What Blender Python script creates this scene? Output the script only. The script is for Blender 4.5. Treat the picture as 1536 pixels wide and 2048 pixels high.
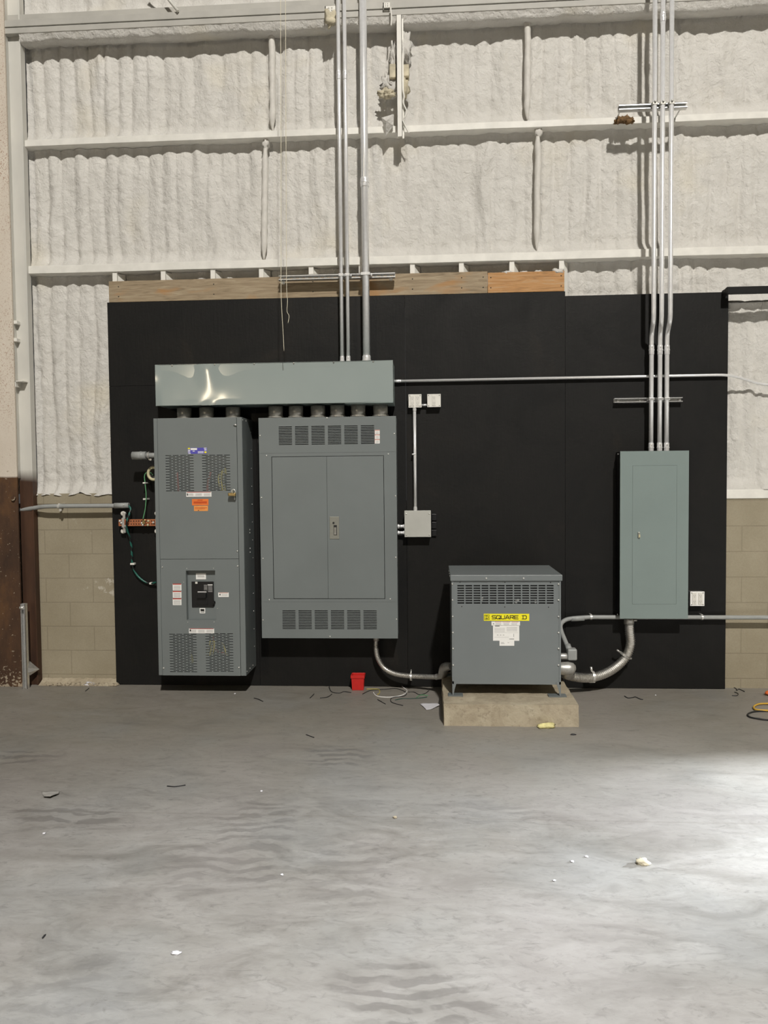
import bpy, math, random
from mathutils import Vector, Matrix, noise
random.seed(7)
for o in list(bpy.data.objects): bpy.data.objects.remove(o)
S = bpy.context.scene
C = S.collection

# ------------------------------------------------------------------ camera
IW, IH, F = 1536.0, 2048.0, 1537.0
YAW, PITCH, ROLL = 0.06370777, 0.040483, -0.00967237
CAM = Vector((0.0, -6.2, 1.68))
_r0 = Vector((math.cos(YAW), math.sin(YAW), 0))
FW = Vector((-math.sin(YAW)*math.cos(PITCH), math.cos(YAW)*math.cos(PITCH), -math.sin(PITCH)))
_u0 = _r0.cross(FW)
RT = math.cos(ROLL)*_r0 + math.sin(ROLL)*_u0
UP = -math.sin(ROLL)*_r0 + math.cos(ROLL)*_u0
cam_d = bpy.data.cameras.new('camera'); cam = bpy.data.objects.new('camera', cam_d); C.objects.link(cam)
cam.matrix_world = Matrix(((RT.x, UP.x, -FW.x, CAM.x), (RT.y, UP.y, -FW.y, CAM.y), (RT.z, UP.z, -FW.z, CAM.z), (0, 0, 0, 1)))
cam_d.sensor_fit = 'VERTICAL'; cam_d.sensor_height = 36.0; cam_d.lens = 36.0*F/IH
cam_d.clip_start = 0.05; cam_d.clip_end = 200
S.camera = cam

def ray(px, py): return RT*((px-IW/2)/F) - UP*((py-IH/2)/F) + FW
def P(px, py, Y=0.0):
    v = ray(px, py); t = (Y-CAM.y)/v.y
    return CAM + v*t
def G(px, py, z=0.0):
    v = ray(px, py); t = (z-CAM.z)/v.z
    return CAM + v*t
def R4(a, b, c, d, Y):
    """rectangle measured in the photograph on the vertical plane y = Y"""
    mx, my = (a+c)/2, (b+d)/2
    return P(a, my, Y).x, P(c, my, Y).x, P(mx, d, Y).z, P(mx, b, Y).z

# ------------------------------------------------------------------ light and exposure
S.view_settings.view_transform = 'Standard'; S.view_settings.look = 'None'
S.view_settings.gamma = 1.0; S.view_settings.use_curve_mapping = False
S.view_settings.exposure = -1.22

w = bpy.data.worlds.new('world'); S.world = w; w.use_nodes = True
nt = w.node_tree; nt.nodes.clear()
wo = nt.nodes.new('ShaderNodeOutputWorld'); bg = nt.nodes.new('ShaderNodeBackground')
tc = nt.nodes.new('ShaderNodeTexCoord'); sp = nt.nodes.new('ShaderNodeSeparateXYZ'); cr = nt.nodes.new('ShaderNodeValToRGB')
mp = nt.nodes.new('ShaderNodeMapRange'); mp.inputs[1].default_value = -1; mp.inputs[2].default_value = 1
nt.links.new(tc.outputs['Generated'], sp.inputs[0]); nt.links.new(sp.outputs['Z'], mp.inputs[0]); nt.links.new(mp.outputs[0], cr.inputs[0])
e = cr.color_ramp.elements
e[0].position = 0.45; e[0].color = (0.30, 0.29, 0.28, 1)
e[1].position = 0.9; e[1].color = (0.34, 0.335, 0.32, 1)
k = e.new(0.52); k.color = (0.62, 0.64, 0.66, 1)
k = e.new(0.62); k.color = (0.30, 0.30, 0.29, 1)
nt.links.new(cr.outputs[0], bg.inputs[0]); bg.inputs[1].default_value = 0.30
nt.links.new(bg.outputs[0], wo.inputs[0])

def lamp(name, kind, loc, energy, color, target=None, **kw):
    d = bpy.data.lights.new(name, kind); d.energy = energy; d.color = color
    for a, b in kw.items(): setattr(d, a, b)
    o = bpy.data.objects.new(name, d); C.objects.link(o); o.location = loc
    if target is not None:
        o.rotation_euler = (Vector(target)-Vector(loc)).to_track_quat('-Z', 'Y').to_euler()
    return o
lamp('high_bay_light', 'SPOT', (3.4, -18.0, 16.8), 40000, (1.0, 0.96, 0.895), (0, 0, 2.2), shadow_soft_size=0.38, spot_size=0.8, spot_blend=0.6)
lamp('far_high_bay_light', 'POINT', (-8.75, -24.0, 5.5), 3000, (1.0, 0.84, 0.60), shadow_soft_size=0.22)
lamp('added_floor_spot', 'SPOT', (0.9, -5.6, 7.2), 6200, (0.93, 0.97, 1.0), (0.9, -5.2, 0), shadow_soft_size=0.6, spot_size=1.22, spot_blend=1.0)  # added spot pointing down, brightens the foreground floor and misses the wall
lamp('doorway_daylight', 'AREA', (6.5, -0.70, 2.0), 6000, (0.84, 0.92, 1.0), (1.6, -2.3, 0.0), shape='DISK', size=0.42)

# ------------------------------------------------------------------ materials
def newmat(name):
    m = bpy.data.materials.new(name); m.use_nodes = True
    n = m.node_tree; b = n.nodes['Principled BSDF']
    return m, n, b
def N(n, t, **kw):
    x = n.nodes.new(t)
    for a, b in kw.items(): setattr(x, a, b)
    return x
def texco(n, scale=(1, 1, 1), kind='Object'):
    t = N(n, 'ShaderNodeTexCoord'); m = N(n, 'ShaderNodeMapping'); m.inputs['Scale'].default_value = scale
    n.links.new(t.outputs[kind], m.inputs[0]); return m.outputs[0]
def noise_tex(n, vec, scale, detail=4, rough=0.55, dist=0):
    x = N(n, 'ShaderNodeTexNoise'); x.inputs['Scale'].default_value = scale; x.inputs['Detail'].default_value = detail
    x.inputs['Roughness'].default_value = rough; x.inputs['Distortion'].default_value = dist
    if vec is not None: n.links.new(vec, x.inputs['Vector'])
    return x.outputs['Fac']
def ramp(n, fac, stops):
    r = N(n, 'ShaderNodeValToRGB'); el = r.color_ramp.elements
    el[0].position, el[0].color = stops[0][0], (*stops[0][1], 1)
    el[1].position, el[1].color = stops[-1][0], (*stops[-1][1], 1)
    for p_, c_ in stops[1:-1]:
        q = el.new(p_); q.color = (*c_, 1)
    n.links.new(fac, r.inputs[0]); return r.outputs[0]
def mix(n, fac, a, b, mode='MIX'):
    x = N(n, 'ShaderNodeMix', data_type='RGBA', blend_type=mode)
    for i, val in ((0, fac), (6, a), (7, b)):
        if isinstance(val, (int, float)): x.inputs[i].default_value = val
        elif isinstance(val, tuple): x.inputs[i].default_value = (*val[:3], 1)
        else: n.links.new(val, x.inputs[i])
    return x.outputs[2]
def math_n(n, op, a, b=None, clamp=False):
    x = N(n, 'ShaderNodeMath', operation=op, use_clamp=clamp)
    for i, val in enumerate((a, b)):
        if val is None: continue
        if isinstance(val, (int, float)): x.inputs[i].default_value = val
        else: n.links.new(val, x.inputs[i])
    return x.outputs[0]
def bump(n, b, h, strength, dist=0.01):
    x = N(n, 'ShaderNodeBump'); x.inputs['Strength'].default_value = strength; x.inputs['Distance'].default_value = dist
    n.links.new(h, x.inputs['Height']); n.links.new(x.outputs[0], b.inputs['Normal']); return x
def plain(name, col, rough=0.5, metal=0.0, var=0.06, scale=30, bstr=0.0, spec=0.5):
    m, n, b = newmat(name)
    v = texco(n)
    f = noise_tex(n, v, scale, 4)
    c = ramp(n, f, [(0.3, tuple(x*(1-var) for x in col)), (0.7, tuple(min(1, x*(1+var)) for x in col))])
    n.links.new(c, b.inputs['Base Color']); b.inputs['Roughness'].default_value = rough; b.inputs['Metallic'].default_value = metal
    b.inputs['Specular IOR Level'].default_value = spec
    if bstr: bump(n, b, f, bstr, 0.003)
    return m
M = {}
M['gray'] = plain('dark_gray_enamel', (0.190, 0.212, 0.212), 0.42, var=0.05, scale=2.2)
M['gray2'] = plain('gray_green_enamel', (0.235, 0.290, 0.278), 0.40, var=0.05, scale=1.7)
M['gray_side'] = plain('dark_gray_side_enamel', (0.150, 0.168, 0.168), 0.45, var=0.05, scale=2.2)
M['trgray'] = plain('transformer_gray_enamel', (0.190, 0.210, 0.214), 0.42, var=0.05, scale=2.2)
M['galv'] = plain('galvanized_steel', (0.75, 0.75, 0.74), 0.36, 0.85, 0.10, 60)
M['emt'] = plain('bright_conduit_steel', (0.95, 0.95, 0.95), 0.30, 0.42, 0.05, 40)
M['flex'] = plain('flexible_conduit_metal', (0.80, 0.78, 0.74), 0.30, 0.92, 0.08, 40)
M['cast'] = plain('cast_fitting_metal', (0.58, 0.57, 0.54), 0.42, 0.7, 0.12, 50)
M['screw'] = plain('zinc_screw', (0.85, 0.84, 0.80), 0.35, 0.6, 0.04, 50)
M['nipple'] = plain('dull_steel_pipe', (0.40, 0.39, 0.355), 0.36, 0.45, 0.30, 18)
M['pvc'] = plain('gray_pvc', (0.36, 0.37, 0.36), 0.45, var=0.06, scale=20)
M['black'] = plain('black_plastic', (0.010, 0.010, 0.011), 0.35, var=0.1)
M['darkslot'] = plain('dark_gap', (0.02, 0.02, 0.02), 0.7)
M['white'] = plain('white_plastic', (0.78, 0.76, 0.70), 0.4, var=0.03)
M['label'] = plain('white_label', (0.93, 0.92, 0.89), 0.5, var=0.02)
M['print'] = plain('gray_print', (0.40, 0.39, 0.38), 0.6)
M['ink'] = plain('black_ink', (0.02, 0.02, 0.02), 0.5)
M['red'] = plain('label_red', (0.55, 0.07, 0.05), 0.5)
M['pink'] = plain('label_pale_red', (0.75, 0.42, 0.36), 0.5)
M['orange'] = plain('label_orange', (0.90, 0.21, 0.04), 0.5)
M['orange_d'] = plain('label_dark_orange', (0.62, 0.09, 0.015), 0.5)
M['orange2'] = plain('label_light_orange', (0.92, 0.36, 0.09), 0.5)
M['blue'] = plain('label_blue', (0.10, 0.09, 0.48), 0.5)
M['yellow'] = plain('sticker_yellow', (0.98, 0.88, 0.02), 0.4, var=0.02)
M['ywire'] = plain('yellow_wire', (0.62, 0.52, 0.10), 0.45)
M['rwire'] = plain('red_wire', (0.50, 0.10, 0.06), 0.45)
M['green'] = plain('green_wire', (0.13, 0.36, 0.17), 0.4)
M['dgreen'] = plain('dark_green_cable', (0.015, 0.07, 0.055), 0.35)
def cable_mat():
    m, n, b = newmat('green_cable_with_black_spiral'); v = texco(n)
    wv = N(n, 'ShaderNodeTexWave', wave_type='BANDS', bands_direction='DIAGONAL'); wv.inputs['Scale'].default_value = 9.0; wv.inputs['Distortion'].default_value = 0.5
    n.links.new(v, wv.inputs['Vector'])
    n.links.new(ramp(n, wv.outputs['Fac'], [(0.45, (0.012, 0.014, 0.014)), (0.55, (0.02, 0.13, 0.10))]), b.inputs['Base Color']); b.inputs['Roughness'].default_value = 0.35
    return m
M['spiral'] = cable_mat()
M['brass'] = plain('brass', (0.55, 0.42, 0.20), 0.3, 1.0, 0.1)
M['copper'] = plain('copper_bar', (0.62, 0.24, 0.12), 0.38, 0.7, 0.12, 40)
M['ivory'] = plain('ivory_plastic', (0.62, 0.57, 0.36), 0.4)
M['redbox'] = plain('red_plastic', (0.62, 0.022, 0.018), 0.4, var=0.05)
M['plate'] = plain('brushed_plate', (0.36, 0.36, 0.32), 0.35, 0.5, 0.05, 40)
M['boxgray'] = plain('light_gray_box_paint', (0.52, 0.52, 0.48), 0.45, var=0.04, scale=10)
M['string'] = plain('pale_string', (0.75, 0.70, 0.55), 0.7)
M['whitepaint'] = plain('white_overspray_paint', (0.83, 0.81, 0.75), 0.55, var=0.08, scale=9, bstr=0.25)
M['beampaint_shaded'] = plain('shade_tinted_overspray_paint', (0.47, 0.455, 0.415), 0.6, var=0.08, scale=6, bstr=0.3)  # overspray white darkened: the eave beam's shade is put into its colour
M['chfoam'] = plain('yellowed_foam', (0.60, 0.54, 0.40), 0.8, var=0.25, scale=14, bstr=0.8)
M['brown'] = plain('brown_old_foam', (0.16, 0.09, 0.035), 0.85, var=0.4, scale=40, bstr=0.9)
M['blackcord'] = plain('black_cord', (0.02, 0.02, 0.022), 0.5)
M['yellowcord'] = plain('yellow_cord', (0.70, 0.42, 0.05), 0.5)
M['orangecord'] = plain('orange_plug', (0.75, 0.16, 0.04), 0.5)
M['paper'] = plain('white_paper', (0.72, 0.71, 0.74), 0.7, var=0.04)
M['film'] = plain('cloudy_film', (0.40, 0.39, 0.37), 0.25, var=0.15, scale=30)
M['dirtyyellow'] = plain('pale_yellow_foam', (0.75, 0.68, 0.32), 0.85, var=0.15, scale=40, bstr=0.7)

def foam_mat():
    m, n, b = newmat('sprayed_foam'); v = texco(n)
    big = noise_tex(n, v, 1.3, 3); mid = noise_tex(n, v, 7, 5)
    base = ramp(n, mid, [(0.25, (0.61, 0.59, 0.55)), (0.75, (0.71, 0.69, 0.65))])
    yel = ramp(n, big, [(0.56, (0, 0, 0)), (0.75, (1, 1, 1))])
    c = mix(n, math_n(n, 'MULTIPLY', yel, 0.6), base, (0.68, 0.62, 0.48))
    n.links.new(c, b.inputs['Base Color']); b.inputs['Roughness'].default_value = 0.62
    b.inputs['Specular IOR Level'].default_value = 0.3
    v2 = texco(n, (1, 1, 0.8))
    a = noise_tex(n, v2, 42, 3, 0.5, 0.6); a2 = noise_tex(n, v, 14, 4, 0.6, 0.8)
    h = math_n(n, 'ADD', a, math_n(n, 'MULTIPLY', a2, 1.2))
    bump(n, b, h, 0.62, 0.014)
    return m
M['foam'] = foam_mat()
M['rodfoam'] = plain('smooth_sprayed_foam', (0.68, 0.655, 0.605), 0.6, var=0.06, scale=34, bstr=0.8)

def ply_mat():
    m, n, b = newmat('black_painted_plywood'); v = texco(n, (1, 1, 1))
    vs = texco(n, (6, 6, 0.7))
    g = noise_tex(n, vs, 9, 5, 0.6, 0.3); bl = noise_tex(n, v, 2.2, 4, 0.6, 0.8)
    c = ramp(n, bl, [(0.3, (0.0085, 0.0085, 0.0083)), (0.62, (0.0125, 0.0120, 0.0112)), (0.8, (0.021, 0.018, 0.015))])
    n.links.new(c, b.inputs['Base Color'])
    r = ramp(n, bl, [(0.3, (0.62,)*3), (0.7, (0.48,)*3)]); n.links.new(r, b.inputs['Roughness'])
    b.inputs['Specular IOR Level'].default_value = 0.22
    sc = noise_tex(n, texco(n, (1, 1, 1.4)), 13, 3, 0.5, 2.0)
    h = math_n(n, 'ADD', g, math_n(n, 'MULTIPLY', sc, 0.8)); bump(n, b, h, 0.28, 0.004)
    return m
M['ply'] = ply_mat()

def wood_mat(name, dark, mid_, light, sat):
    m, n, b = newmat(name)
    v = texco(n, (0.8, 1, 9)); g = noise_tex(n, v, 5, 6, 0.62, 1.2)
    c = ramp(n, g, [(0.25, dark), (0.5, mid_), (0.75, light)])
    kn = noise_tex(n, texco(n, (1, 1, 2.4)), 2.6, 3, 0.5, 0.6)
    kk = ramp(n, kn, [(0.58, (0, 0, 0)), (0.72, (1, 1, 1))])
    c = mix(n, math_n(n, 'MULTIPLY', kk, 0.8), c, sat)
    n.links.new(c, b.inputs['Base Color']); b.inputs['Roughness'].default_value = 0.7
    bump(n, b, g, 0.35, 0.003); return m
M['wood'] = wood_mat('weathered_pine', (0.20, 0.15, 0.09), (0.34, 0.26, 0.165), (0.45, 0.37, 0.25), (0.42, 0.22, 0.08))
M['wood2'] = wood_mat('fresh_orange_pine', (0.28, 0.15, 0.06), (0.52, 0.27, 0.10), (0.50, 0.38, 0.24), (0.22, 0.19, 0.13))

def cmu_mat():
    m, n, b = newmat('tan_painted_block'); v = texco(n)
    sx = N(n, 'ShaderNodeSeparateXYZ'); n.links.new(v, sx.inputs[0])
    cx = N(n, 'ShaderNodeCombineXYZ'); n.links.new(sx.outputs['X'], cx.inputs[0])
    n.links.new(math_n(n, 'SUBTRACT', sx.outputs['Z'], 0.075), cx.inputs[1])
    br = N(n, 'ShaderNodeTexBrick'); n.links.new(cx.outputs[0], br.inputs['Vector'])
    br.inputs['Scale'].default_value = 1.0; br.inputs['Brick Width'].default_value = 0.4066; br.inputs['Row Height'].default_value = 0.2033
    br.inputs['Mortar Size'].default_value = 0.0045; br.inputs['Mortar Smooth'].default_value = 0.4; br.offset = 0.5
    br.inputs['Color1'].default_value = (0, 0, 0, 1); br.inputs['Color2'].default_value = (0, 0, 0, 1); br.inputs['Mortar'].default_value = (1, 1, 1, 1)
    f = noise_tex(n, v, 3, 5); fine = noise_tex(n, v, 110, 3, 0.6)
    c = ramp(n, f, [(0.3, (0.35, 0.305, 0.215)), (0.7, (0.42, 0.37, 0.27))])
    c = mix(n, math_n(n, 'MULTIPLY', fine, 0.40), c, (0.15, 0.125, 0.08))
    c = mix(n, math_n(n, 'MULTIPLY', br.outputs['Fac'], 0.30), c, (0.17, 0.14, 0.095))
    spn = noise_tex(n, texco(n, (1, 1, 1)), 9, 6, 0.7); sm = noise_tex(n, v, 2.1, 2)
    spm = math_n(n, 'MULTIPLY', ramp(n, spn, [(0.60, (0, 0, 0)), (0.66, (1, 1, 1))]), ramp(n, sm, [(0.56, (0, 0, 0)), (0.62, (1, 1, 1))]))
    c = mix(n, math_n(n, 'MULTIPLY', spm, 0.8), c, (0.6, 0.56, 0.48))
    n.links.new(c, b.inputs['Base Color']); b.inputs['Roughness'].default_value = 0.8
    h = math_n(n, 'SUBTRACT', math_n(n, 'MULTIPLY', fine, 0.35), math_n(n, 'MULTIPLY', br.outputs['Fac'], 0.7))
    bump(n, b, h, 0.5, 0.005)
    return m
M['cmu'] = cmu_mat()

def floor_mat():
    m, n, b = newmat('dusty_concrete_floor'); v = texco(n)
    big = noise_tex(n, v, 0.55, 4, 0.55, 0.4)
    st = noise_tex(n, texco(n, (1, 2.2, 1)), 2.4, 7, 0.62, 1.2)
    fine = noise_tex(n, texco(n, (1, 2.0, 1)), 16, 7, 0.68, 0.6)
    c = ramp(n, st, [(0.26, (0.185, 0.173, 0.155)), (0.48, (0.275, 0.262, 0.24)), (0.74, (0.36, 0.347, 0.325))])
    c = mix(n, math_n(n, 'MULTIPLY', ramp(n, big, [(0.40, (0, 0, 0)), (0.66, (1, 1, 1))]), 0.42), c, (0.36, 0.345, 0.335))
    c = mix(n, math_n(n, 'MULTIPLY', ramp(n, fine, [(0.34, (1, 1, 1)), (0.5, (0, 0, 0))]), 0.34), c, (0.17, 0.16, 0.15))
    # shade near the wall put into the colour: darker, warmer band fading towards the room
    sx = N(n, 'ShaderNodeSeparateXYZ'); n.links.new(v, sx.inputs[0])
    wob = math_n(n, 'ADD', sx.outputs['Y'], math_n(n, 'MULTIPLY', math_n(n, 'SUBTRACT', st, 0.5), 1.2))
    mr = N(n, 'ShaderNodeMapRange'); mr.inputs[1].default_value = -0.9; mr.inputs[2].default_value = -2.4; n.links.new(wob, mr.inputs[0])
    c = mix(n, math_n(n, 'MULTIPLY', math_n(n, 'SUBTRACT', 1.0, mr.outputs[0], clamp=True), 0.55), c, (0.222, 0.198, 0.150))
    # tyre tread marks in the dust
    wv = N(n, 'ShaderNodeTexWave', wave_type='BANDS', bands_direction='Y'); wv.inputs['Scale'].default_value = 3.6
    wv.inputs['Distortion'].default_value = 11.0; wv.inputs['Detail'].default_value = 3.0; wv.inputs['Detail Scale'].default_value = 0.9
    n.links.new(v, wv.inputs['Vector'])
    wr = ramp(n, wv.outputs['Fac'], [(0.35, (1, 1, 1)), (0.62, (0, 0, 0))])
    tot = None
    for px, py, rx, ry, amp in ((675, 1512, .26, .20, .8), (130, 1632, .38, .16, .75), (30, 1515, .36, .14, .8), (500, 1672, .24, .50, .6), (395, 1735, .2, .3, .5),
                                (820, 1990, .30, .20, .75), (700, 1740, .22, .4, .45), (1010, 1630, .3, .2, .35), (160, 1990, .3, .2, .4), (540, 1745, .2, .12, .7), (1250, 1880, .3, .1, .3)):
        g = G(px, py)
        mpn = N(n, 'ShaderNodeMapping', vector_type='TEXTURE'); mpn.inputs['Location'].default_value = (g.x, g.y, 0); mpn.inputs['Scale'].default_value = (rx, ry, 1)
        n.links.new(v, mpn.inputs[0])
        ln = N(n, 'ShaderNodeVectorMath', operation='LENGTH'); n.links.new(mpn.outputs[0], ln.inputs[0])
        nz = math_n(n, 'ADD', ln.outputs['Value'], math_n(n, 'MULTIPLY', math_n(n, 'SUBTRACT', st, 0.5), 0.9))
        q = N(n, 'ShaderNodeMapRange'); q.inputs[1].default_value = 1.0; q.inputs[2].default_value = 0.65; q.inputs[4].default_value = amp
        n.links.new(nz, q.inputs[0])
        tot = q.outputs[0] if tot is None else math_n(n, 'MAXIMUM', tot, q.outputs[0])
    br_ = ramp(n, noise_tex(n, v, 7, 3, 0.6, 0.5), [(0.36, (0.1,)*3), (0.48, (1, 1, 1))])
    tread = math_n(n, 'MULTIPLY', math_n(n, 'MULTIPLY', tot, wr), br_)
    c = mix(n, math_n(n, 'MULTIPLY', tread, 0.85), c, (0.15, 0.14, 0.13))
    # faint scuffs and tinted dust
    tn = noise_tex(n, v, 1.1, 3, 0.5)
    c = mix(n, math_n(n, 'MULTIPLY', ramp(n, tn, [(0.45, (0, 0, 0)), (0.65, (1, 1, 1))]), 0.30), c, (0.33, 0.30, 0.29))
    c = mix(n, math_n(n, 'MULTIPLY', ramp(n, tn, [(0.33, (1, 1, 1)), (0.50, (0, 0, 0))]), 0.25), c, (0.265, 0.28, 0.295))
    sf = noise_tex(n, texco(n, (1.3, 2.6, 1)), 5.5, 8, 0.70, 2.2)
    c = mix(n, math_n(n, 'MULTIPLY', ramp(n, sf, [(0.33, (1, 1, 1)), (0.45, (0, 0, 0))]), 0.48), c, (0.15, 0.142, 0.132))
    c = mix(n, math_n(n, 'MULTIPLY', ramp(n, sf, [(0.60, (0, 0, 0)), (0.72, (1, 1, 1))]), 0.30), c, (0.42, 0.41, 0.39))
    # saw-cut joint
    j = math_n(n, 'ABSOLUTE', math_n(n, 'ADD', sx.outputs['Y'], 2.43))
    jm = N(n, 'ShaderNodeMapRange'); jm.inputs[1].default_value = 0.010; jm.inputs[2].default_value = 0.003; n.links.new(j, jm.inputs[0])
    c = mix(n, math_n(n, 'MULTIPLY', jm.outputs[0], 0.22), c, (0.17, 0.15, 0.13))
    n.links.new(c, b.inputs['Base Color'])
    n.links.new(ramp(n, st, [(0.3, (0.50,)*3), (0.7, (0.66,)*3)]), b.inputs['Roughness'])
    b.inputs['Specular IOR Level'].default_value = 0.32
    h = math_n(n, 'ADD', fine, math_n(n, 'MULTIPLY', st, 0.8)); bump(n, b, h, 0.30, 0.006)
    return m
M['floor'] = floor_mat()

def pad_mat():
    m, n, b = newmat('rough_pad_concrete'); v = texco(n)
    a = noise_tex(n, v, 6, 8, 0.65, 0.8); f = noise_tex(n, v, 38, 5, 0.7)
    c = ramp(n, a, [(0.3, (0.32, 0.265, 0.185)), (0.55, (0.45, 0.385, 0.28)), (0.75, (0.54, 0.48, 0.36))])
    c = mix(n, math_n(n, 'MULTIPLY', ramp(n, f, [(0.3, (1, 1, 1)), (0.45, (0, 0, 0))]), 0.5), c, (0.18, 0.145, 0.10))
    n.links.new(c, b.inputs['Base Color']); b.inputs['Roughness'].default_value = 0.85
    bump(n, b, math_n(n, 'ADD', a, f), 0.7, 0.006); return m
M['pad'] = pad_mat()

def column_mat():
    m, n, b = newmat('painted_and_rusted_steel'); v = texco(n)
    sx = N(n, 'ShaderNodeSeparateXYZ'); n.links.new(v, sx.inputs[0])
    a = noise_tex(n, texco(n, (1, 1, 0.35)), 4, 5); sp_ = noise_tex(n, v, 105, 3, 0.6); mid_ = noise_tex(n, texco(n, (1, 1, 0.5)), 1.6, 3)
    paint = ramp(n, a, [(0.3, (0.64, 0.56, 0.47)), (0.7, (0.76, 0.69, 0.59))])
    spk = math_n(n, 'MULTIPLY', ramp(n, sp_, [(0.57, (0, 0, 0)), (0.63, (1, 1, 1))]), ramp(n, mid_, [(0.42, (0.1,)*3), (0.60, (1, 1, 1))]))
    paint = mix(n, math_n(n, 'MULTIPLY', spk, 0.75), paint, (0.30, 0.12, 0.05))
    rb = noise_tex(n, texco(n, (1, 1, 0.4)), 3.2, 6, 0.65)
    rust = ramp(n, rb, [(0.3, (0.028, 0.014, 0.008)), (0.50, (0.075, 0.036, 0.017)), (0.70, (0.17, 0.080, 0.026))])
    zz = math_n(n, 'ADD', sx.outputs['Z'], math_n(n, 'MULTIPLY', math_n(n, 'SUBTRACT', a, 0.5), 0.03))
    mk = N(n, 'ShaderNodeMapRange'); mk.inputs[1].default_value = 1.735; mk.inputs[2].default_value = 1.75; n.links.new(zz, mk.inputs[0])
    c = mix(n, mk.outputs[0], rust, paint)
    # mortar spatter near the foot
    ft = N(n, 'ShaderNodeMapRange'); ft.inputs[1].default_value = 0.22; ft.inputs[2].default_value = 0.02; n.links.new(sx.outputs['Z'], ft.inputs[0])
    s2 = noise_tex(n, v, 45, 4, 0.6)
    fm = math_n(n, 'GREATER_THAN', math_n(n, 'ADD', s2, math_n(n, 'MULTIPLY', ft.outputs[0], 0.16)), 0.67)
    c = mix(n, math_n(n, 'MULTIPLY', fm, 0.8), c, (0.45, 0.38, 0.28))
    n.links.new(c, b.inputs['Base Color']); b.inputs['Roughness'].default_value = 0.7
    bump(n, b, sp_, 0.3, 0.003); return m
M['column'] = column_mat()
def strip_mat():
    m, n, b = newmat('gray_overspray_and_rust'); v = texco(n)
    sx = N(n, 'ShaderNodeSeparateXYZ'); n.links.new(v, sx.inputs[0])
    a = noise_tex(n, texco(n, (1, 1, 0.5)), 3, 4)
    paint = ramp(n, a, [(0.3, (0.58, 0.57, 0.53)), (0.7, (0.72, 0.70, 0.64))])
    rb = noise_tex(n, texco(n, (1, 1, 0.3)), 6, 5)
    rust = ramp(n, rb, [(0.3, (0.035, 0.016, 0.009)), (0.7, (0.095, 0.042, 0.02))])
    zz = math_n(n, 'ADD', sx.outputs['Z'], math_n(n, 'MULTIPLY', math_n(n, 'SUBTRACT', a, 0.5), 0.08))
    mk = N(n, 'ShaderNodeMapRange'); mk.inputs[1].default_value = 1.70; mk.inputs[2].default_value = 1.80; n.links.new(zz, mk.inputs[0])
    c = mix(n, mk.outputs[0], rust, paint)
    n.links.new(c, b.inputs['Base Color']); b.inputs['Roughness'].default_value = 0.6
    return m
M['strip'] = strip_mat()
def wire_way_mat():
    m, n, b = newmat('light_gray_green_enamel'); v = texco(n, (1, 1, 1))
    f = noise_tex(n, v, 1.3, 3)
    c = ramp(n, f, [(0.3, (0.285, 0.335, 0.325)), (0.7, (0.325, 0.375, 0.362))]); n.links.new(c, b.inputs['Base Color'])
    b.inputs['Roughness'].default_value = 0.34; b.inputs['Specular IOR Level'].default_value = 0.5
    b.inputs['Coat Weight'].default_value = 0.35; b.inputs['Coat Roughness'].default_value = 0.11
    return m
M['wireway'] = wire_way_mat()

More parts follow.
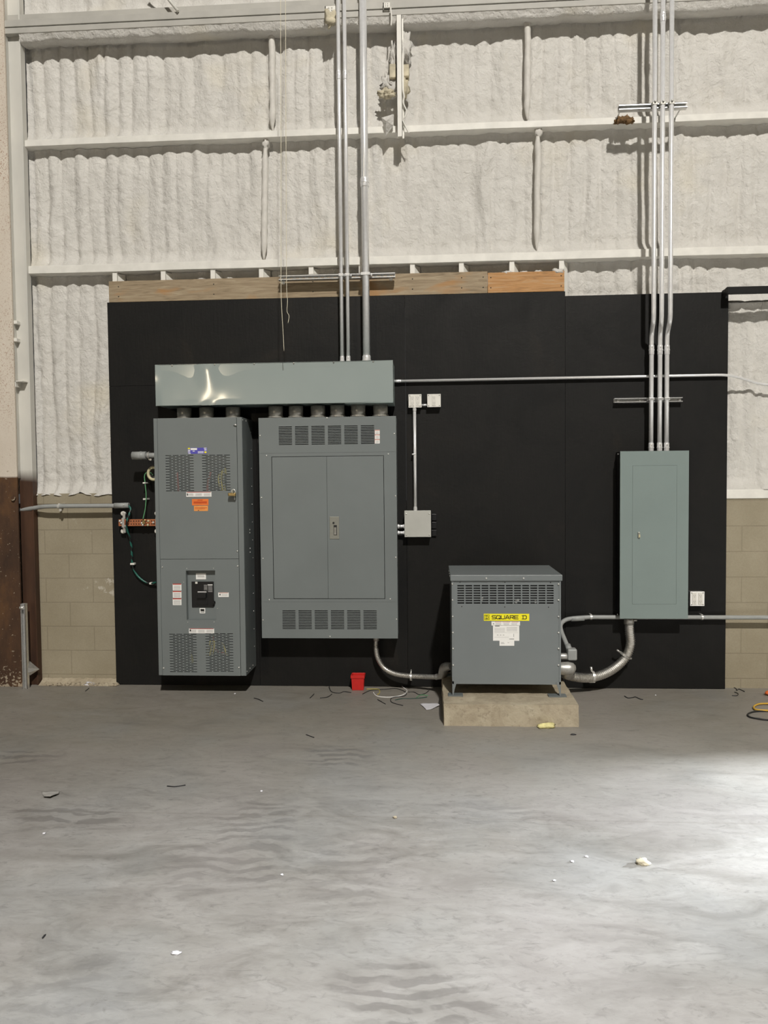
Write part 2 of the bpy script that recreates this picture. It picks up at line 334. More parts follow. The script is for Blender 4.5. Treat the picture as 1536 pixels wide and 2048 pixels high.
# ------------------------------------------------------------------ mesh building
class MB:
    def __init__(s): s.v = []; s.f = []; s.mi = []; s.sm = []; s.cur = 0
    def add(s, vs, fs, smooth=False):
        o = len(s.v); s.v += [Vector(a) for a in vs]
        for f in fs: s.f.append([i+o for i in f]); s.mi.append(s.cur); s.sm.append(smooth)
        return s
    def box(s, x0, x1, y0, y1, z0, z1, m=None):
        if m is not None: s.cur = m
        if x0 > x1: x0, x1 = x1, x0
        if y0 > y1: y0, y1 = y1, y0
        if z0 > z1: z0, z1 = z1, z0
        vs = [(x0,y0,z0),(x1,y0,z0),(x1,y1,z0),(x0,y1,z0),(x0,y0,z1),(x1,y0,z1),(x1,y1,z1),(x0,y1,z1)]
        return s.add(vs, [(0,3,2,1),(4,5,6,7),(0,1,5,4),(1,2,6,5),(2,3,7,6),(3,0,4,7)])
    def tube(s, pts, r, seg=12, caps=True, smooth=True, scale2=1.0):
        pts = [Vector(p) for p in pts]; n = len(pts)
        rr = r if isinstance(r, (list, tuple)) else [r]*n
        t = [(pts[min(i+1, n-1)]-pts[max(i-1, 0)]).normalized() for i in range(n)]
        a = Vector((0, 0, 1)) if abs(t[0].z) < 0.9 else Vector((0, 1, 0))
        u = t[0].cross(a).normalized(); vs = []
        for i in range(n):
            u = (u - t[i]*u.dot(t[i])).normalized(); w_ = t[i].cross(u)
            for k in range(seg):
                an = 2*math.pi*k/seg
                vs.append(pts[i] + (u*math.cos(an) + w_*math.sin(an)*scale2)*rr[i])
        fs = []
        for i in range(n-1):
            for k in range(seg):
                k2 = (k+1) % seg
                fs.append((i*seg+k, i*seg+k2, (i+1)*seg+k2, (i+1)*seg+k))
        s.add(vs, fs, smooth)
        if caps:
            o = len(s.v)-len(vs)
            s.f.append([o+k for k in range(seg)][::-1]); s.mi.append(s.cur); s.sm.append(False)
            s.f.append([o+(n-1)*seg+k for k in range(seg)]); s.mi.append(s.cur); s.sm.append(False)
        return s
    def ring(s, c, axis, ro, ri, d, seg=20):
        axis = Vector(axis).normalized(); c = Vector(c); a = Vector((0, 0, 1)) if abs(axis.z) < .9 else Vector((1, 0, 0))
        u = axis.cross(a).normalized(); w_ = axis.cross(u); vs = []
        for rad, off in ((ro, 0), (ro, d), (ri, d), (ri, 0)):
            for k in range(seg):
                an = 2*math.pi*k/seg; vs.append(c+axis*off+(u*math.cos(an)+w_*math.sin(an))*rad)
        fs = []
        for j in range(4):
            for k in range(seg):
                fs.append((j*seg+k, j*seg+(k+1) % seg, ((j+1) % 4)*seg+(k+1) % seg, ((j+1) % 4)*seg+k))
        return s.add(vs, fs, False)
    def blob(s, c, r, n=10, amp=0.3, seed=0, sq=(1, 1, 1), fr=2.0):
        vs = []; fs = []; c = Vector(c)
        for i in range(n+1):
            th = math.pi*i/n
            for k in range(2*n):
                ph = math.pi*k/n
                d = Vector((math.sin(th)*math.cos(ph), math.sin(th)*math.sin(ph), math.cos(th)))
                q = 1+amp*noise.noise(d*fr+Vector((seed*3.1, seed*1.7, 0)))*1.6
                vs.append(c+Vector((d.x*sq[0], d.y*sq[1], d.z*sq[2]))*r*q)
        for i in range(n):
            for k in range(2*n):
                k2 = (k+1) % (2*n); fs.append((i*2*n+k, (i+1)*2*n+k, (i+1)*2*n+k2, i*2*n+k2))
        return s.add(vs, fs, True)
    def plate(s, x0, x1, z0, z1, Y, holes, thick=0.002):
        """sheet facing -y with rectangular holes"""
        xs = sorted({round(a, 5) for a in [x0, x1]+[h[0] for h in holes]+[h[1] for h in holes]})
        zs = sorted({round(a, 5) for a in [z0, z1]+[h[2] for h in holes]+[h[3] for h in holes]})
        idx = {}; vs = []; fs = []
        def vi(i, j):
            if (i, j) not in idx: idx[(i, j)] = len(vs); vs.append((xs[i], Y, zs[j]))
            return idx[(i, j)]
        for j in range(len(zs)-1):
            cz = (zs[j]+zs[j+1])/2; row = [h for h in holes if h[2] < cz < h[3]]; run = None
            for i in range(len(xs)-1):
                cx = (xs[i]+xs[i+1])/2
                if not any(h[0] < cx < h[1] for h in row): fs.append((vi(i, j), vi(i+1, j), vi(i+1, j+1), vi(i, j+1)))
        o = len(vs); s.add(vs, fs); nv = len(s.v)
        s.add([(a[0], Y+thick, a[2]) for a in vs], [f[::-1] for f in fs])
        cnt = {}
        for f in fs:
            for a, b_ in zip(f, f[1:]+f[:1]): cnt[(a, b_)] = 1
        base = nv-o
        for (a, b_) in cnt:
            if (b_, a) not in cnt: s.f.append([base+b_, base+a, nv+a, nv+b_]); s.mi.append(s.cur); s.sm.append(False)
        return s
    def build(s, name, mats, parent=None, bevel=0.0, origin=None):
        if not isinstance(mats, (list, tuple)): mats = [mats]
        if parent is not None: o3 = parent_world(parent)
        elif origin is not None: o3 = Vector(origin)
        else:
            xs = [a.x for a in s.v]; ys = [a.y for a in s.v]; zs = [a.z for a in s.v]
            o3 = Vector(((min(xs)+max(xs))/2, (min(ys)+max(ys))/2, min(zs)))
        me = bpy.data.meshes.new(name); me.from_pydata([a-o3 for a in s.v], [], s.f)
        for m in mats: me.materials.append(M[m] if isinstance(m, str) else m)
        me.polygons.foreach_set('material_index', s.mi); me.polygons.foreach_set('use_smooth', s.sm); me.update()
        ob = bpy.data.objects.new(name, me); C.objects.link(ob)
        if parent is not None: ob.parent = parent
        else: ob.location = o3
        if bevel:
            b = ob.modifiers.new('bevel', 'BEVEL'); b.width = bevel; b.segments = 2; b.limit_method = 'ANGLE'; b.angle_limit = math.radians(50)
        return ob
def parent_world(p):
    v = Vector(p.location); q = p.parent
    while q: v = v+Vector(q.location); q = q.parent
    return v
def tag(o, label, cat, group=None):
    o['label'] = label; o['category'] = cat
    if group: o['group'] = group
    return o
def thing(name, loc, label, cat, group=None):
    o = bpy.data.objects.new(name, None); C.objects.link(o); o.location = loc; o.empty_display_size = 0.1
    return tag(o, label, cat, group)
def struct(o): o['kind'] = 'structure'; return o
def lab(o, l): o['label'] = l; return o
def fillet(pts, r, n=6):
    pts = [Vector(p) for p in pts]; out = [pts[0]]
    for i in range(1, len(pts)-1):
        a, b, c = pts[i-1], pts[i], pts[i+1]
        d = min(r, (a-b).length*0.49, (c-b).length*0.49)
        p0 = b+(a-b).normalized()*d; p1 = b+(c-b).normalized()*d
        for k in range(n+1):
            t = k/n; out.append(p0*(1-t)**2+b*2*t*(1-t)+p1*t*t)
    return out+[pts[-1]]
def spline(pts, n=10):
    pts = [Vector(p) for p in pts]; q = [pts[0]*2-pts[1]]+pts+[pts[-1]*2-pts[-2]]; out = []
    for i in range(1, len(q)-2):
        for k in range(n):
            t = k/n; a, b, c, d = q[i-1:i+3]
            out.append(0.5*((2*b)+(c-a)*t+(2*a-5*b+4*c-d)*t*t+(3*b-a-3*c+d)*t**3))
    return out+[pts[-1]]
def resample(pts, step):
    L = [0]
    for a, b in zip(pts, pts[1:]): L.append(L[-1]+(b-a).length)
    n = max(2, int(L[-1]/step)); out = []; j = 0
    for i in range(n+1):
        d = L[-1]*i/n
        while j < len(L)-2 and L[j+1] < d: j += 1
        t = (d-L[j])/max(1e-9, L[j+1]-L[j]); out.append(pts[j].lerp(pts[j+1], t))
    return out
def screw(parent, p, r=0.006, d=0.004, axis=(0, -1, 0), mat='screw', name='screw'):
    p = Vector(p); a = Vector(axis)
    return MB().tube([p, p+a*d*0.6, p+a*d], [r, r*0.95, r*0.5], 8).build(name, mat, parent)

# ------------------------------------------------------------------ large structure
XL, XR = -3.42, 4.59
# floor
fb = MB(); fb.add([(-9, -16, 0), (9, -16, 0), (9, 0.06, 0), (-9, 0.06, 0)], [(0, 1, 2, 3)]); fb.box(-9, 9, -16, 0.06, -0.2, -0.001)
struct(fb.build('floor', 'floor', origin=(0, 0, 0)))
# block wall
bb = MB(); bb.box(-5.2, 4.6, 0.04, 0.24, 0, 1.515)
struct(bb.build('wall_back', 'cmu', origin=(0, 0, 0)))
# sill of the block wall: bare on the left, painted white on the right
zb = P(1500, 997, .03).z
struct(MB().box(-3.45, -1.0, 0.035, 0.24, 1.515, 1.60).build('trim_1', 'cmu', origin=(0, 0, 0)))
struct(MB().box(1.0, 4.59, 0.030, 0.24, 1.513, 1.585).build('trim_2', 'whitepaint', bevel=0.004))

def foam_y(x, z, lo, hi, seed=0.0):
    v = Vector((x, z, seed))
    wx = x + 0.050*noise.noise(Vector((x*1.9, z*0.9, 5+seed))) + 0.016*noise.noise(Vector((x*7, z*2.2, 9+seed)))
    ph = (wx/0.122) % 1.0
    lobe = abs(math.sin(math.pi*ph))**0.55
    amp = 0.024*(0.78+1.35*noise.noise(Vector((x*0.8, z*0.9, 2+seed))))
    if x < -2.6: amp = max(amp, 0.024)
    amp = max(0.007, amp)
    y = 0.122 - amp*lobe
    y -= 0.018*noise.noise(Vector((x*1.9, z*1.3, 7)))
    # runs and drapes of uneven foam
    xa = x + 0.10*noise.noise(Vector((x*1.7, z*2.1, 4+seed)))
    y -= 0.034*max(0, noise.noise(Vector((xa*7.5, z*1.1, 3+seed))))
    y += 0.016*max(0, noise.noise(Vector((xa*13, z*1.6, 13+seed)))-0.1)
    y -= 0.010*abs(noise.noise(Vector((xa*17, z*3.0, 23+seed))))
    y -= 0.0060*noise.noise(Vector((x*24, z*17, 1))) + 0.0022*noise.noise(Vector((x*60, z*48, 2)))
    # foam builds up on top of the girts and hangs thicker low in each bay
    d_lo = max(0, 1-(z-lo)/0.11); d_hi = max(0, 1-(hi-z)/0.05)
    y -= 0.070*d_lo**2*(1+0.5*noise.noise(Vector((x*5, 3, seed))))
    y -= 0.012*d_hi**2*(1+noise.noise(Vector((x*11, 3, seed))))
    y -= 0.006*max(0, 1-(z-lo)/0.3)*noise.noise(Vector((x*16, z*16, 6)))*2
    return max(0.022, min(y, 0.14))
def foam_panel(name, x0, x1, z0, z1, step=0.0135, seed=0.0, ragged=0.0):
    nx = int((x1-x0)/step); nz = int((z1-z0)/step); vs = []; fs = []
    for j in range(nz+1):
        z = z0+(z1-z0)*j/nz
        for i in range(nx+1):
            x = x0+(x1-x0)*i/nx
            dz = ragged*max(0, 1-(z-z0)/0.12)*(0.6+1.6*noise.noise(Vector((x*7, 1, seed)))+0.7*noise.noise(Vector((x*21, 2, seed))))
            vs.append((x, foam_y(x, z, z0, z1, seed), z-dz))
    for j in range(nz):
        for i in range(nx):
            a = j*(nx+1)+i; fs.append((a, a+1, a+nx+2, a+nx+1))
    b = MB(); b.add(vs, fs, True)
    b.box(x0, x1, 0.145, 0.18, z0, z1)
    return struct(b.build(name, 'foam', origin=(0, 0, 0)))
ZG3a, ZG3b = 3.408, 3.472
ZG2a, ZG2b = 4.436, 4.490
YE = -0.07
ZE0, ZEm, ZE1 = P(45, 66, YE).z, P(60, 53, YE).z, P(45, 39, YE).z
foam_panel('wall_back_foam_upper', -3.33, XR, ZG2b, ZE0, seed=0.0).name = 'wall_back.001'
foam_panel('wall_back_foam_middle', -3.33, XR, ZG3b, ZG2a, seed=4.0).name = 'wall_back.002'
foam_panel('wall_back_foam_left', -3.33, -2.5, 1.60, ZG3a, seed=8.0, ragged=0.018).name = 'wall_back.003'
foam_panel('wall_back_foam_right', 0.98, XR, 3.06, ZG3a, seed=12.0).name = 'wall_back.004'
foam_panel('wall_back_foam_lower', 2.25, XR, 1.585, 3.06, seed=17.0).name = 'wall_back.007'
foam_panel('wall_back_foam_far_left', -5.2, -3.44, 1.60, 6.2, step=0.03, seed=30.0).name = 'wall_back.008'
foam_panel('wall_back_foam_stud', -2.6, 1.05, 3.1, ZG3a, step=0.03, seed=15.0).name = 'wall_back.005'
foam_panel('wall_back_foam_top', -3.33, XR, ZE1+.07, 6.2, step=0.03, seed=20.0).name = 'wall_back.006'
# added side wall; its jambs, low header and post shape the daylight patch (out of frame, right)
DW = 4.6
wr_ = MB()
wr_.box(DW, DW+0.08, -1.09, 0.24, 0, 6.2); wr_.box(DW, DW+0.08, -1.62, -1.09, 1.36, 6.2); wr_.box(DW, DW+0.08, -16, -1.62, 0, 6.2)
wr_.box(DW, DW+0.05, -1.325, -1.245, 0, 1.4)
struct(wr_.build('wall_right_light_mask', 'cmu', origin=(0, 0, 0)))

# ------------------------------------------------------------------ steel girts and eave beam
def girt(x0, x1, z0, z1, label):
    b = MB()
    prof = [(0.14, z0), (0.004, z0), (0.0, z0+0.003), (0.0, z1-0.003), (0.004, z1), (0.14, z1)]
    nseg = 120; vs = []; fs = []
    for i in range(nseg+1):
        x = x0+(x1-x0)*i/nseg; wz = 0.0035*noise.noise(Vector((x*1.7, z0, 0)))
        for (yy, zz) in prof: vs.append((x, yy-0.002*noise.noise(Vector((x*6, zz*30, 2))), zz+wz))
    k_ = len(prof)
    for i in range(nseg):
        for j in range(k_-1): fs.append((i*k_+j, (i+1)*k_+j, (i+1)*k_+j+1, i*k_+j+1))
    b.add(vs, fs)
    return tag(b.build('steel_girt', 'whitepaint'), label, 'girt', 'white horizontal girts')
girt(-3.325, XR, ZG3a, ZG3b, 'lower white steel girt just above the weathered wood board')
girt(-3.325, XR, ZG2a, ZG2b, 'upper white steel girt at mid foam wall, behind the highest conduit strut')
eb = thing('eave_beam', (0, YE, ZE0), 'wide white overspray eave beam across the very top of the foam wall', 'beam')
MB().box(XL, XR, YE, 0.12, ZE0, ZEm-0.003).build('lower_flange', 'beampaint_shaded', eb, bevel=0.003)
MB().box(XL, XR, YE-0.004, 0.1, ZEm+0.003, ZE1).build('upper_flange', 'beampaint_shaded', eb, bevel=0.003)
MB().box(XL, XR, YE+0.05, 0.1, ZE1, ZE1+0.07).build('web', 'beampaint_shaded', eb)
a = P(338, 0, -0.09); b2 = P(356, 22, -0.09)
tag(MB().tube([a+(a-b2)*2.5, b2], 0.012, 6).build('brace_rod', 'whitepaint'), 'thin white diagonal brace rod meeting the eave beam at top left', 'brace')
# sprayed foam clinging under the eave beam
ub = MB(); n_ = 480; vs = []; fs = []; K = 8
for i in range(n_+1):
    x = -3.3+(XR+3.3)*i/n_
    dr_ = 0.058+0.018*noise.noise(Vector((x*2.2, 0, 5)))+0.012*noise.noise(Vector((x*9, 0, 2)))
    for j in range(K+1):
        t_ = j/K
        if t_ < 0.6: q_ = t_/0.6; y = YE+0.004+0.028*q_; z = ZE0+0.002-dr_*q_
        else: q_ = (t_-0.6)/0.4; y = YE+0.032+0.16*q_; z = ZE0+0.002-dr_*(1-0.5*q_**2)
        y += 0.006*noise.noise(Vector((x*22, t_*6, 3)))*(t_ > 0); z += 0.007*noise.noise(Vector((x*20, t_*5, 0)))*(t_ > 0)
        vs.append((x, y, z))
for i in range(n_):
    for j in range(K): a_ = i*(K+1)+j; fs.append((a_, a_+K+1, a_+K+2, a_+1))
ub.add(vs, fs, True); ub.build('foam_fringe', 'foam', eb)

# ------------------------------------------------------------------ steel column, left
col = thing('steel_column', (-3.45, -0.06, 0), 'rusty brown and cream painted steel column at the far left edge', 'column')
MB().box(-3.80, -3.408, -0.085, -0.065, 0, 6.2).build('front_flange', 'column', col, bevel=0.002)
MB().box(-3.62, -3.60, -0.065, 0.1, 0, 6.2).build('web', 'column', col)
sb = MB(); sb.box(-3.425, -3.310, -0.018, 0.0, 0, 6.2); sb.box(-3.318, -3.306, -0.030, 0.04, 0, 6.2); sb.box(-3.425, -3.412, -0.063, 0.0, 1.73, 6.2)
sb.build('side_channel', 'strip', col, bevel=0.002)
# bracket on the column
p = P(46, 768, -0.03)
cb = MB(); cb.box(p.x-0.03, p.x+0.035, -0.10, -0.018, p.z+0.012, p.z+0.018); cb.box(p.x-0.03, p.x-0.024, -0.10, -0.018, p.z-0.03, p.z+0.018)
tag(cb.build('angle_clip', 'whitepaint'), 'small white angle clip sticking out of the left column at wireway height', 'clip')
for py, n0 in ((645, 'upper'), (680, 'lower')):
    p = P(33, py, -0.05)
    tag(MB().box(p.x-0.012, p.x+0.016, -0.075, -0.018, p.z-0.016, p.z+0.012).build('paint_lug', 'whitepaint', bevel=0.003), n0+' tiny painted lug on the left column edge', 'lug', 'lugs on the left column')
p = P(28, 997, -0.085)
tag(MB().tube([(p.x, -0.085, p.z), (p.x, -0.105, p.z)], 0.018, 8).build('anchor_bolt', 'column'), 'rusty bolt head on the column just above the left gray conduit', 'bolt')

# strut channel helper (C section, opening towards the room)
def strut_mesh(p0, p1, h=0.041, d=0.041, axis='x', holes=True):
    """p0,p1: ends on the front plane, centre line"""
    b = MB(); t = 0.0028
    if axis == 'x':
        x0, x1, Y, z = p0[0], p1[0], p0[1], p0[2]
        hs = []
        if holes:
            x = x0+0.03
            while x < x1-0.04: hs.append((x, x+0.028, z-0.007, z+0.007)); x += 0.05
        b.plate(x0, x1, z-h/2, z+h/2, Y+d, hs, t)
        b.box(x0, x1, Y, Y+d, z+h/2-t, z+h/2); b.box(x0, x1, Y, Y+d, z-h/2, z-h/2+t)
        b.box(x0, x1, Y, Y+t, z+h/2-0.010, z+h/2); b.box(x0, x1, Y, Y+t, z-h/2, z-h/2+0.010)
    else:
        x, Y, z0, z1 = p0[0], p0[1], p0[2], p1[2]
        b.box(x-h/2, x+h/2, Y+d-t, Y+d, z0, z1)
        b.box(x-h/2, x-h/2+t, Y, Y+d, z0, z1); b.box(x+h/2-t, x+h/2, Y, Y+d, z0, z1)
        b.box(x-h/2, x-h/2+0.010, Y, Y+t, z0, z1); b.box(x+h/2-0.010, x+h/2, Y, Y+t, z0, z1)
    return b
p = P(48.5, 1290, -0.14)
us = thing('strut_upright', (p.x, -0.15, 0), 'short upright galvanized strut channel standing on the floor against the rusty column', 'strut')
zt = P(48, 1208, -0.15).z
strut_mesh((p.x, -0.15, 0.0), (p.x, -0.15, zt), axis='z').build('channel', 'galv', us)
MB().tube([(p.x-0.02, -0.155, zt-0.03), (p.x+0.012, -0.155, zt-0.03)], 0.012, 8).build('bolt', 'screw', us)
lab(MB().add([(p.x+.02, -.13, .17), (p.x+.075, -.08, .14), (p.x+.075, -.05, .14), (p.x+.02, -.10, .22), (p.x+.02, -.13, .13), (p.x+.02, -.10, .10)], [(0, 1, 2, 3), (0, 4, 1), (4, 5, 2, 1), (3, 2, 5)]).build('foot_gusset', 'galv', us), 'triangular gray gusset')

# mortar rubble along the foot of the block wall, left
rb = MB()
for i in range(170):
    x = -3.29+0.66*random.random(); s_ = 0.006+0.013*random.random()**2
    rb.blob((x, 0.03-0.075*random.random()**1.5, s_*0.4), s_, 4, 0.6, i, (1.3, 1, 0.8))
n_ = 60; vs = []; fs = []
for i in range(n_+1):
    x = -3.30+0.66*i/n_
    for j in range(5):
        t_ = j/4; vs.append((x, 0.038-0.085*t_, max(0.0005, 0.045*(1-t_)**1.3+0.012*noise.noise(Vector((x*30, t_*3, 0)))*(1-t_))))
for i in range(n_):
    for j in range(4): a_ = i*5+j; fs.append((a_, a_+1, a_+6, a_+5))
rb.add(vs, fs, True)
o = rb.build('mortar_rubble', 'pad'); tag(o, 'line of crumbled mortar rubble at foot of left block wall', 'rubble'); o['kind'] = 'stuff'

# ------------------------------------------------------------------ studs, boards, plywood
names = ['first', 'second', 'third', 'fourth', 'fifth', 'sixth', 'seventh', 'eighth', 'ninth', 'tenth']
for i, x in enumerate((-2.586, -2.182, -1.770, -1.372, -0.966, -0.561, -0.150, 0.239, 0.637, 1.026)):
    b = MB(); b.box(x-0.019, x+0.019, 0.012, 0.075, 3.1, ZG3a+0.002)
    # fillet of foam on the right flank of the stud
    b.add([(x+0.019, 0.03, 3.1), (x+0.06, 0.085, 3.1), (x+0.06, 0.085, 3.40), (x+0.019, 0.03, 3.40)], [(0, 1, 2, 3)], True)
    tag(b.build('wall_stud', 'whitepaint'), 'white painted stud end showing above the wood board, %s from the left' % names[i], 'stud', 'stud ends above the wood board')
ZB = 3.160
def board(x0, x1, z0, z1, mat, label):
    t = thing('wood_board', ((x0+x1)/2, 0, z0), label, 'board', 'boards above the black plywood')
    MB().box(x0, x1, -0.004, 0.012, z0, z1).build('board', mat, t, bevel=0.002)
    return t
bd = board(-2.632, 0.443, ZB, 3.330, 'wood', 'long weathered gray-brown wood board above the black plywood')
for x in (-2.55, -1.76, -0.95, -0.15, 0.24, 0.41):
    for dz in (0.045, 0.125): screw(bd, (x, -0.004, ZB+dz), 0.005, 0.002, mat='darkslot')
bd = board(0.446, 1.045, ZB, 3.318, 'wood2', 'short orange wood board at the right end above the plywood')
for x in (0.47, 1.02):
    for dz in (0.04, 0.12): screw(bd, (x, -0.004, ZB+dz), 0.005, 0.002, mat='darkslot')
for i, (x, r) in enumerate(((0.60, .030), (0.73, .022), (0.84, .024), (1.0, .035))):
    tag(MB().blob((x, 0.012, 3.318), r, 7, 0.5, i, (1.4, 0.5, 0.5)).build('foam_blob', 'foam'), ('leftmost', 'second', 'third', 'rightmost')[i]+' small white foam blob on top of the orange board', 'foam blob', 'foam blobs on the orange board')

PX = [-2.650, -1.432, -0.213, 1.052, 2.306]
ZS = 2.479
pl = ['left end', 'second from left', 'behind the gray transformer', 'right end, behind the narrow panel']
for i in range(4):
    b = MB(); b.box(PX[i]+0.001, PX[i+1]-0.001, 0.0, 0.018, 0.004, ZS-0.001)
    tag(b.build('plywood_sheet', 'ply', origin=(PX[i]+i*0.37, 0, 0.004)), 'tall black painted plywood sheet of the lower row, '+pl[i], 'plywood', 'lower black plywood sheets')
for x0, x1, z1, l in ((PX[0], PX[2], 3.160, 'left, above the wireway'), (PX[2], PX[3], 3.158, 'middle, right of the thick conduit'), (PX[3], PX[4], 3.122, 'right, behind the three bent conduits')):
    b = MB(); b.box(x0+0.001, x1-0.001, -0.001, 0.017, ZS+0.001, z1)
    tag(b.build('plywood_sheet', 'ply', origin=(x0+x1*0.3, 0, ZS)), 'black painted plywood sheet of the upper row, '+l, 'plywood', 'upper black plywood sheets')
zh = P(1500, 586.5, -0.11).z; xh = P(1454, 580, -0.11).x
hb_ = MB(); hb_.box(xh, XR, -0.115, -0.078, zh, zh+0.052); hb_.box(xh, xh+0.03, -0.078, -0.001, zh+.004, zh+0.048)
tag(hb_.build('header_board', 'ply', bevel=0.002), 'thin black header board running off right above the white foam', 'board')

# ------------------------------------------------------------------ foam covered sag rods
def sag(px0, py0, px1, py1, r, label, Y=0.035):
    a, b = P(px0, py0, Y), P(px1, py1, Y); n = 46; pts = []; rr = []
    for i in range(n+1):
        t = i/n; q = a.lerp(b, t); q.x += 0.008*noise.noise(Vector((t*5, px0, 0)))
        pts.append(q); rr.append(r*(0.85+0.16*noise.noise(Vector((t*14, px0*0.1, 3))))*min(1, 0.35+4*t, 0.2+6*(1-t)))
    return tag(MB().tube(pts, rr, 14).blob(pts[1], r*0.95, 8, .4, int(px0), (1, .8, 1.5)).build('foam_covered_rod', 'rodfoam'), label, 'rod', 'foam covered vertical rods')
sag(543, 42, 546, 264, 0.031, 'foam covered vertical rod in the top bay, left of the thin conduits')
sag(531, 283, 528, 520, 0.031, 'foam covered vertical rod in the middle bay, left of the thin conduits')
sag(1055, 22, 1055, 240, 0.030, 'foam covered vertical rod in the top bay, left of the right conduits')
sag(1077, 258, 1073, 500, 0.030, 'foam covered vertical rod in the middle bay, left of the right conduits')

# ------------------------------------------------------------------ fixings high on the wall
def hole_bracket(px0, py0, px1, py1, Y, label, blob):
    x0, x1, z0, z1 = R4(px0, py0, px1, py1, Y); t = thing('hanger_plate', ((x0+x1)/2, Y, z0), label, 'plate', 'perforated plates on the eave beam')
    w_ = x1-x0; hh = z1-z0; hs = []
    for a in (0.35, 0.65):
        for b in (0.72, 0.86) if blob else (0.3, 0.7): hs.append((x0+w_*(a-.07), x0+w_*(a+.07), z0+hh*(b-.04 if blob else b-.1), z0+hh*(b+.04 if blob else b+.1)))
    mb = MB(); mb.plate(x0, x1, z0, z1, Y, hs, 0.006); mb.box(x0, x0+0.006, Y, YE, z0, z1); mb.build('plate', 'whitepaint', t)
    if blob: lab(MB().blob(((x0+x1)/2, Y, z0+hh*0.18), w_*0.62, 9, 0.6, 3, (0.9, 0.5, 1)).build('foam_glob', 'chfoam', t), 'yellowish foam glob')
    return t
hole_bracket(650, 12, 671, 44, -0.11, 'perforated white hanger plate with foam glob, left of the thin conduits', True)
hole_bracket(766, 5, 780, 15, -0.10, 'small perforated white hanger plate right of the thick conduit', False)
# hanging channel post
x0, x1, z0, z1 = R4(793.5, 30, 804, 273, -0.09)
t = thing('hanging_channel', ((x0+x1)/2, -0.09, z0), 'white hanging steel channel crossing the top foam bay beside the thick conduit', 'channel')
mb = MB(); mb.box(x0, x1, -0.093, -0.090, z0, z1); mb.box(x0, x0+0.003, -0.093, -0.05, z0, z1); mb.box(x1-0.003, x1, -0.093, -0.05, z0, z1); mb.box(x1, x1+0.012, -0.055, -0.050, z0, z1)
mb.build('channel', 'whitepaint', t)
def lump(px, py, r, Y, mat, label, sq=(1, .6, 1), seed=0, name='foam_lump'):
    p = P(px, py, Y); return tag(MB().blob(p, r, 12, 0.55, seed, sq, 2.6).build(name, mat), label, 'foam lump', 'foam lumps around the hanging channel')
lump(809, 98, 0.075, 0.0, 'foam', 'large pale foam lump at upper right of the hanging channel', (0.75, .7, 1.5), 1)
lump(788, 115, 0.05, 0.02, 'foam', 'small pale foam lump at upper left of the hanging channel', (0.6, .7, 2.0), 2)
lump(807, 172, 0.06, -0.01, 'chfoam', 'yellow foam lump low on the right of the hanging channel', (0.6, .7, 1.5), 4)
lump(782, 170, 0.07, 0.02, 'foam', 'broad pale foam lump low on the left of the hanging channel', (1.0, .7, 1.1), 5)
lump(774, 188, 0.045, -0.03, 'chfoam', 'gray-brown drooping foam lump at left end under the broad lump', (1.4, .8, 0.7), 6)
for (a_, b_, c_, d_, l) in ((779, 127, 791, 155, 'pale scrap block on the left side of the hanging channel'), (804, 128, 818, 152, 'pale scrap block on the right side of the hanging channel')):
    x0, x1, z0, z1 = R4(a_, b_, c_, d_, -0.05)
    tag(MB().box(x0, x1, -0.05, 0.03, z0, z1).build('scrap_block', 'chfoam', bevel=0.006), l, 'scrap block', 'scrap blocks behind the channel')
p = P(776, 250, -0.01)
tag(MB().add([p+Vector((-.05, -.02, .05)), p+Vector((.05, -.05, .06)), p+Vector((.045, -.03, -.02)), p+Vector((-.02, 0, -.09)), p+Vector((-.01, -.07, 0))], [(0, 4, 1), (1, 4, 2), (2, 4, 3), (3, 4, 0), (0, 1, 2, 3)]).build('foam_flap', 'foam'), 'torn pointed foam flap above the upper girt, left of the hanging channel', 'foam flap')
def cable(name, pxs, Y, r, mat, label, cat='cable', group=None, n=8, seg=8):
    pts = [P(a[0], a[1], a[2] if len(a) > 2 else Y) for a in pxs]
    return tag(MB().tube(spline(pts, n), r, seg).build(name, mat), label, cat, group)
cable('loose_wire', [(804, 176), (808, 192), (807, 207), (813, 222), (810, 233), (805, 240), (808, 252)], -0.08, 0.006, 'white', 'curly white wire looping along the right of the hanging channel')
cable('loose_wire', [(805, 240), (812, 255), (818, 266)], -0.09, 0.006, 'white', 'short white wire tail at the bottom of the hanging channel')
cable('loose_wire', [(781, 14), (783, 35), (782, 52)], -0.11, 0.006, 'white', 'short white wire hanging from the small perforated plate')
# strings
cable('hanging_string', [(561, -30), (562, 300), (562, 545), (563, 610), (566, 660), (568, 702)], -0.45, 0.0022, 'string', 'longer pale string hanging down over the black plywood', 'string', 'hanging strings')
cable('hanging_string', [(571, -30), (572, 300), (573, 560), (575, 600), (574, 622), (578, 632), (576, 646)], -0.45, 0.0022, 'string', 'shorter pale string with frayed knotted end', 'string', 'hanging strings')

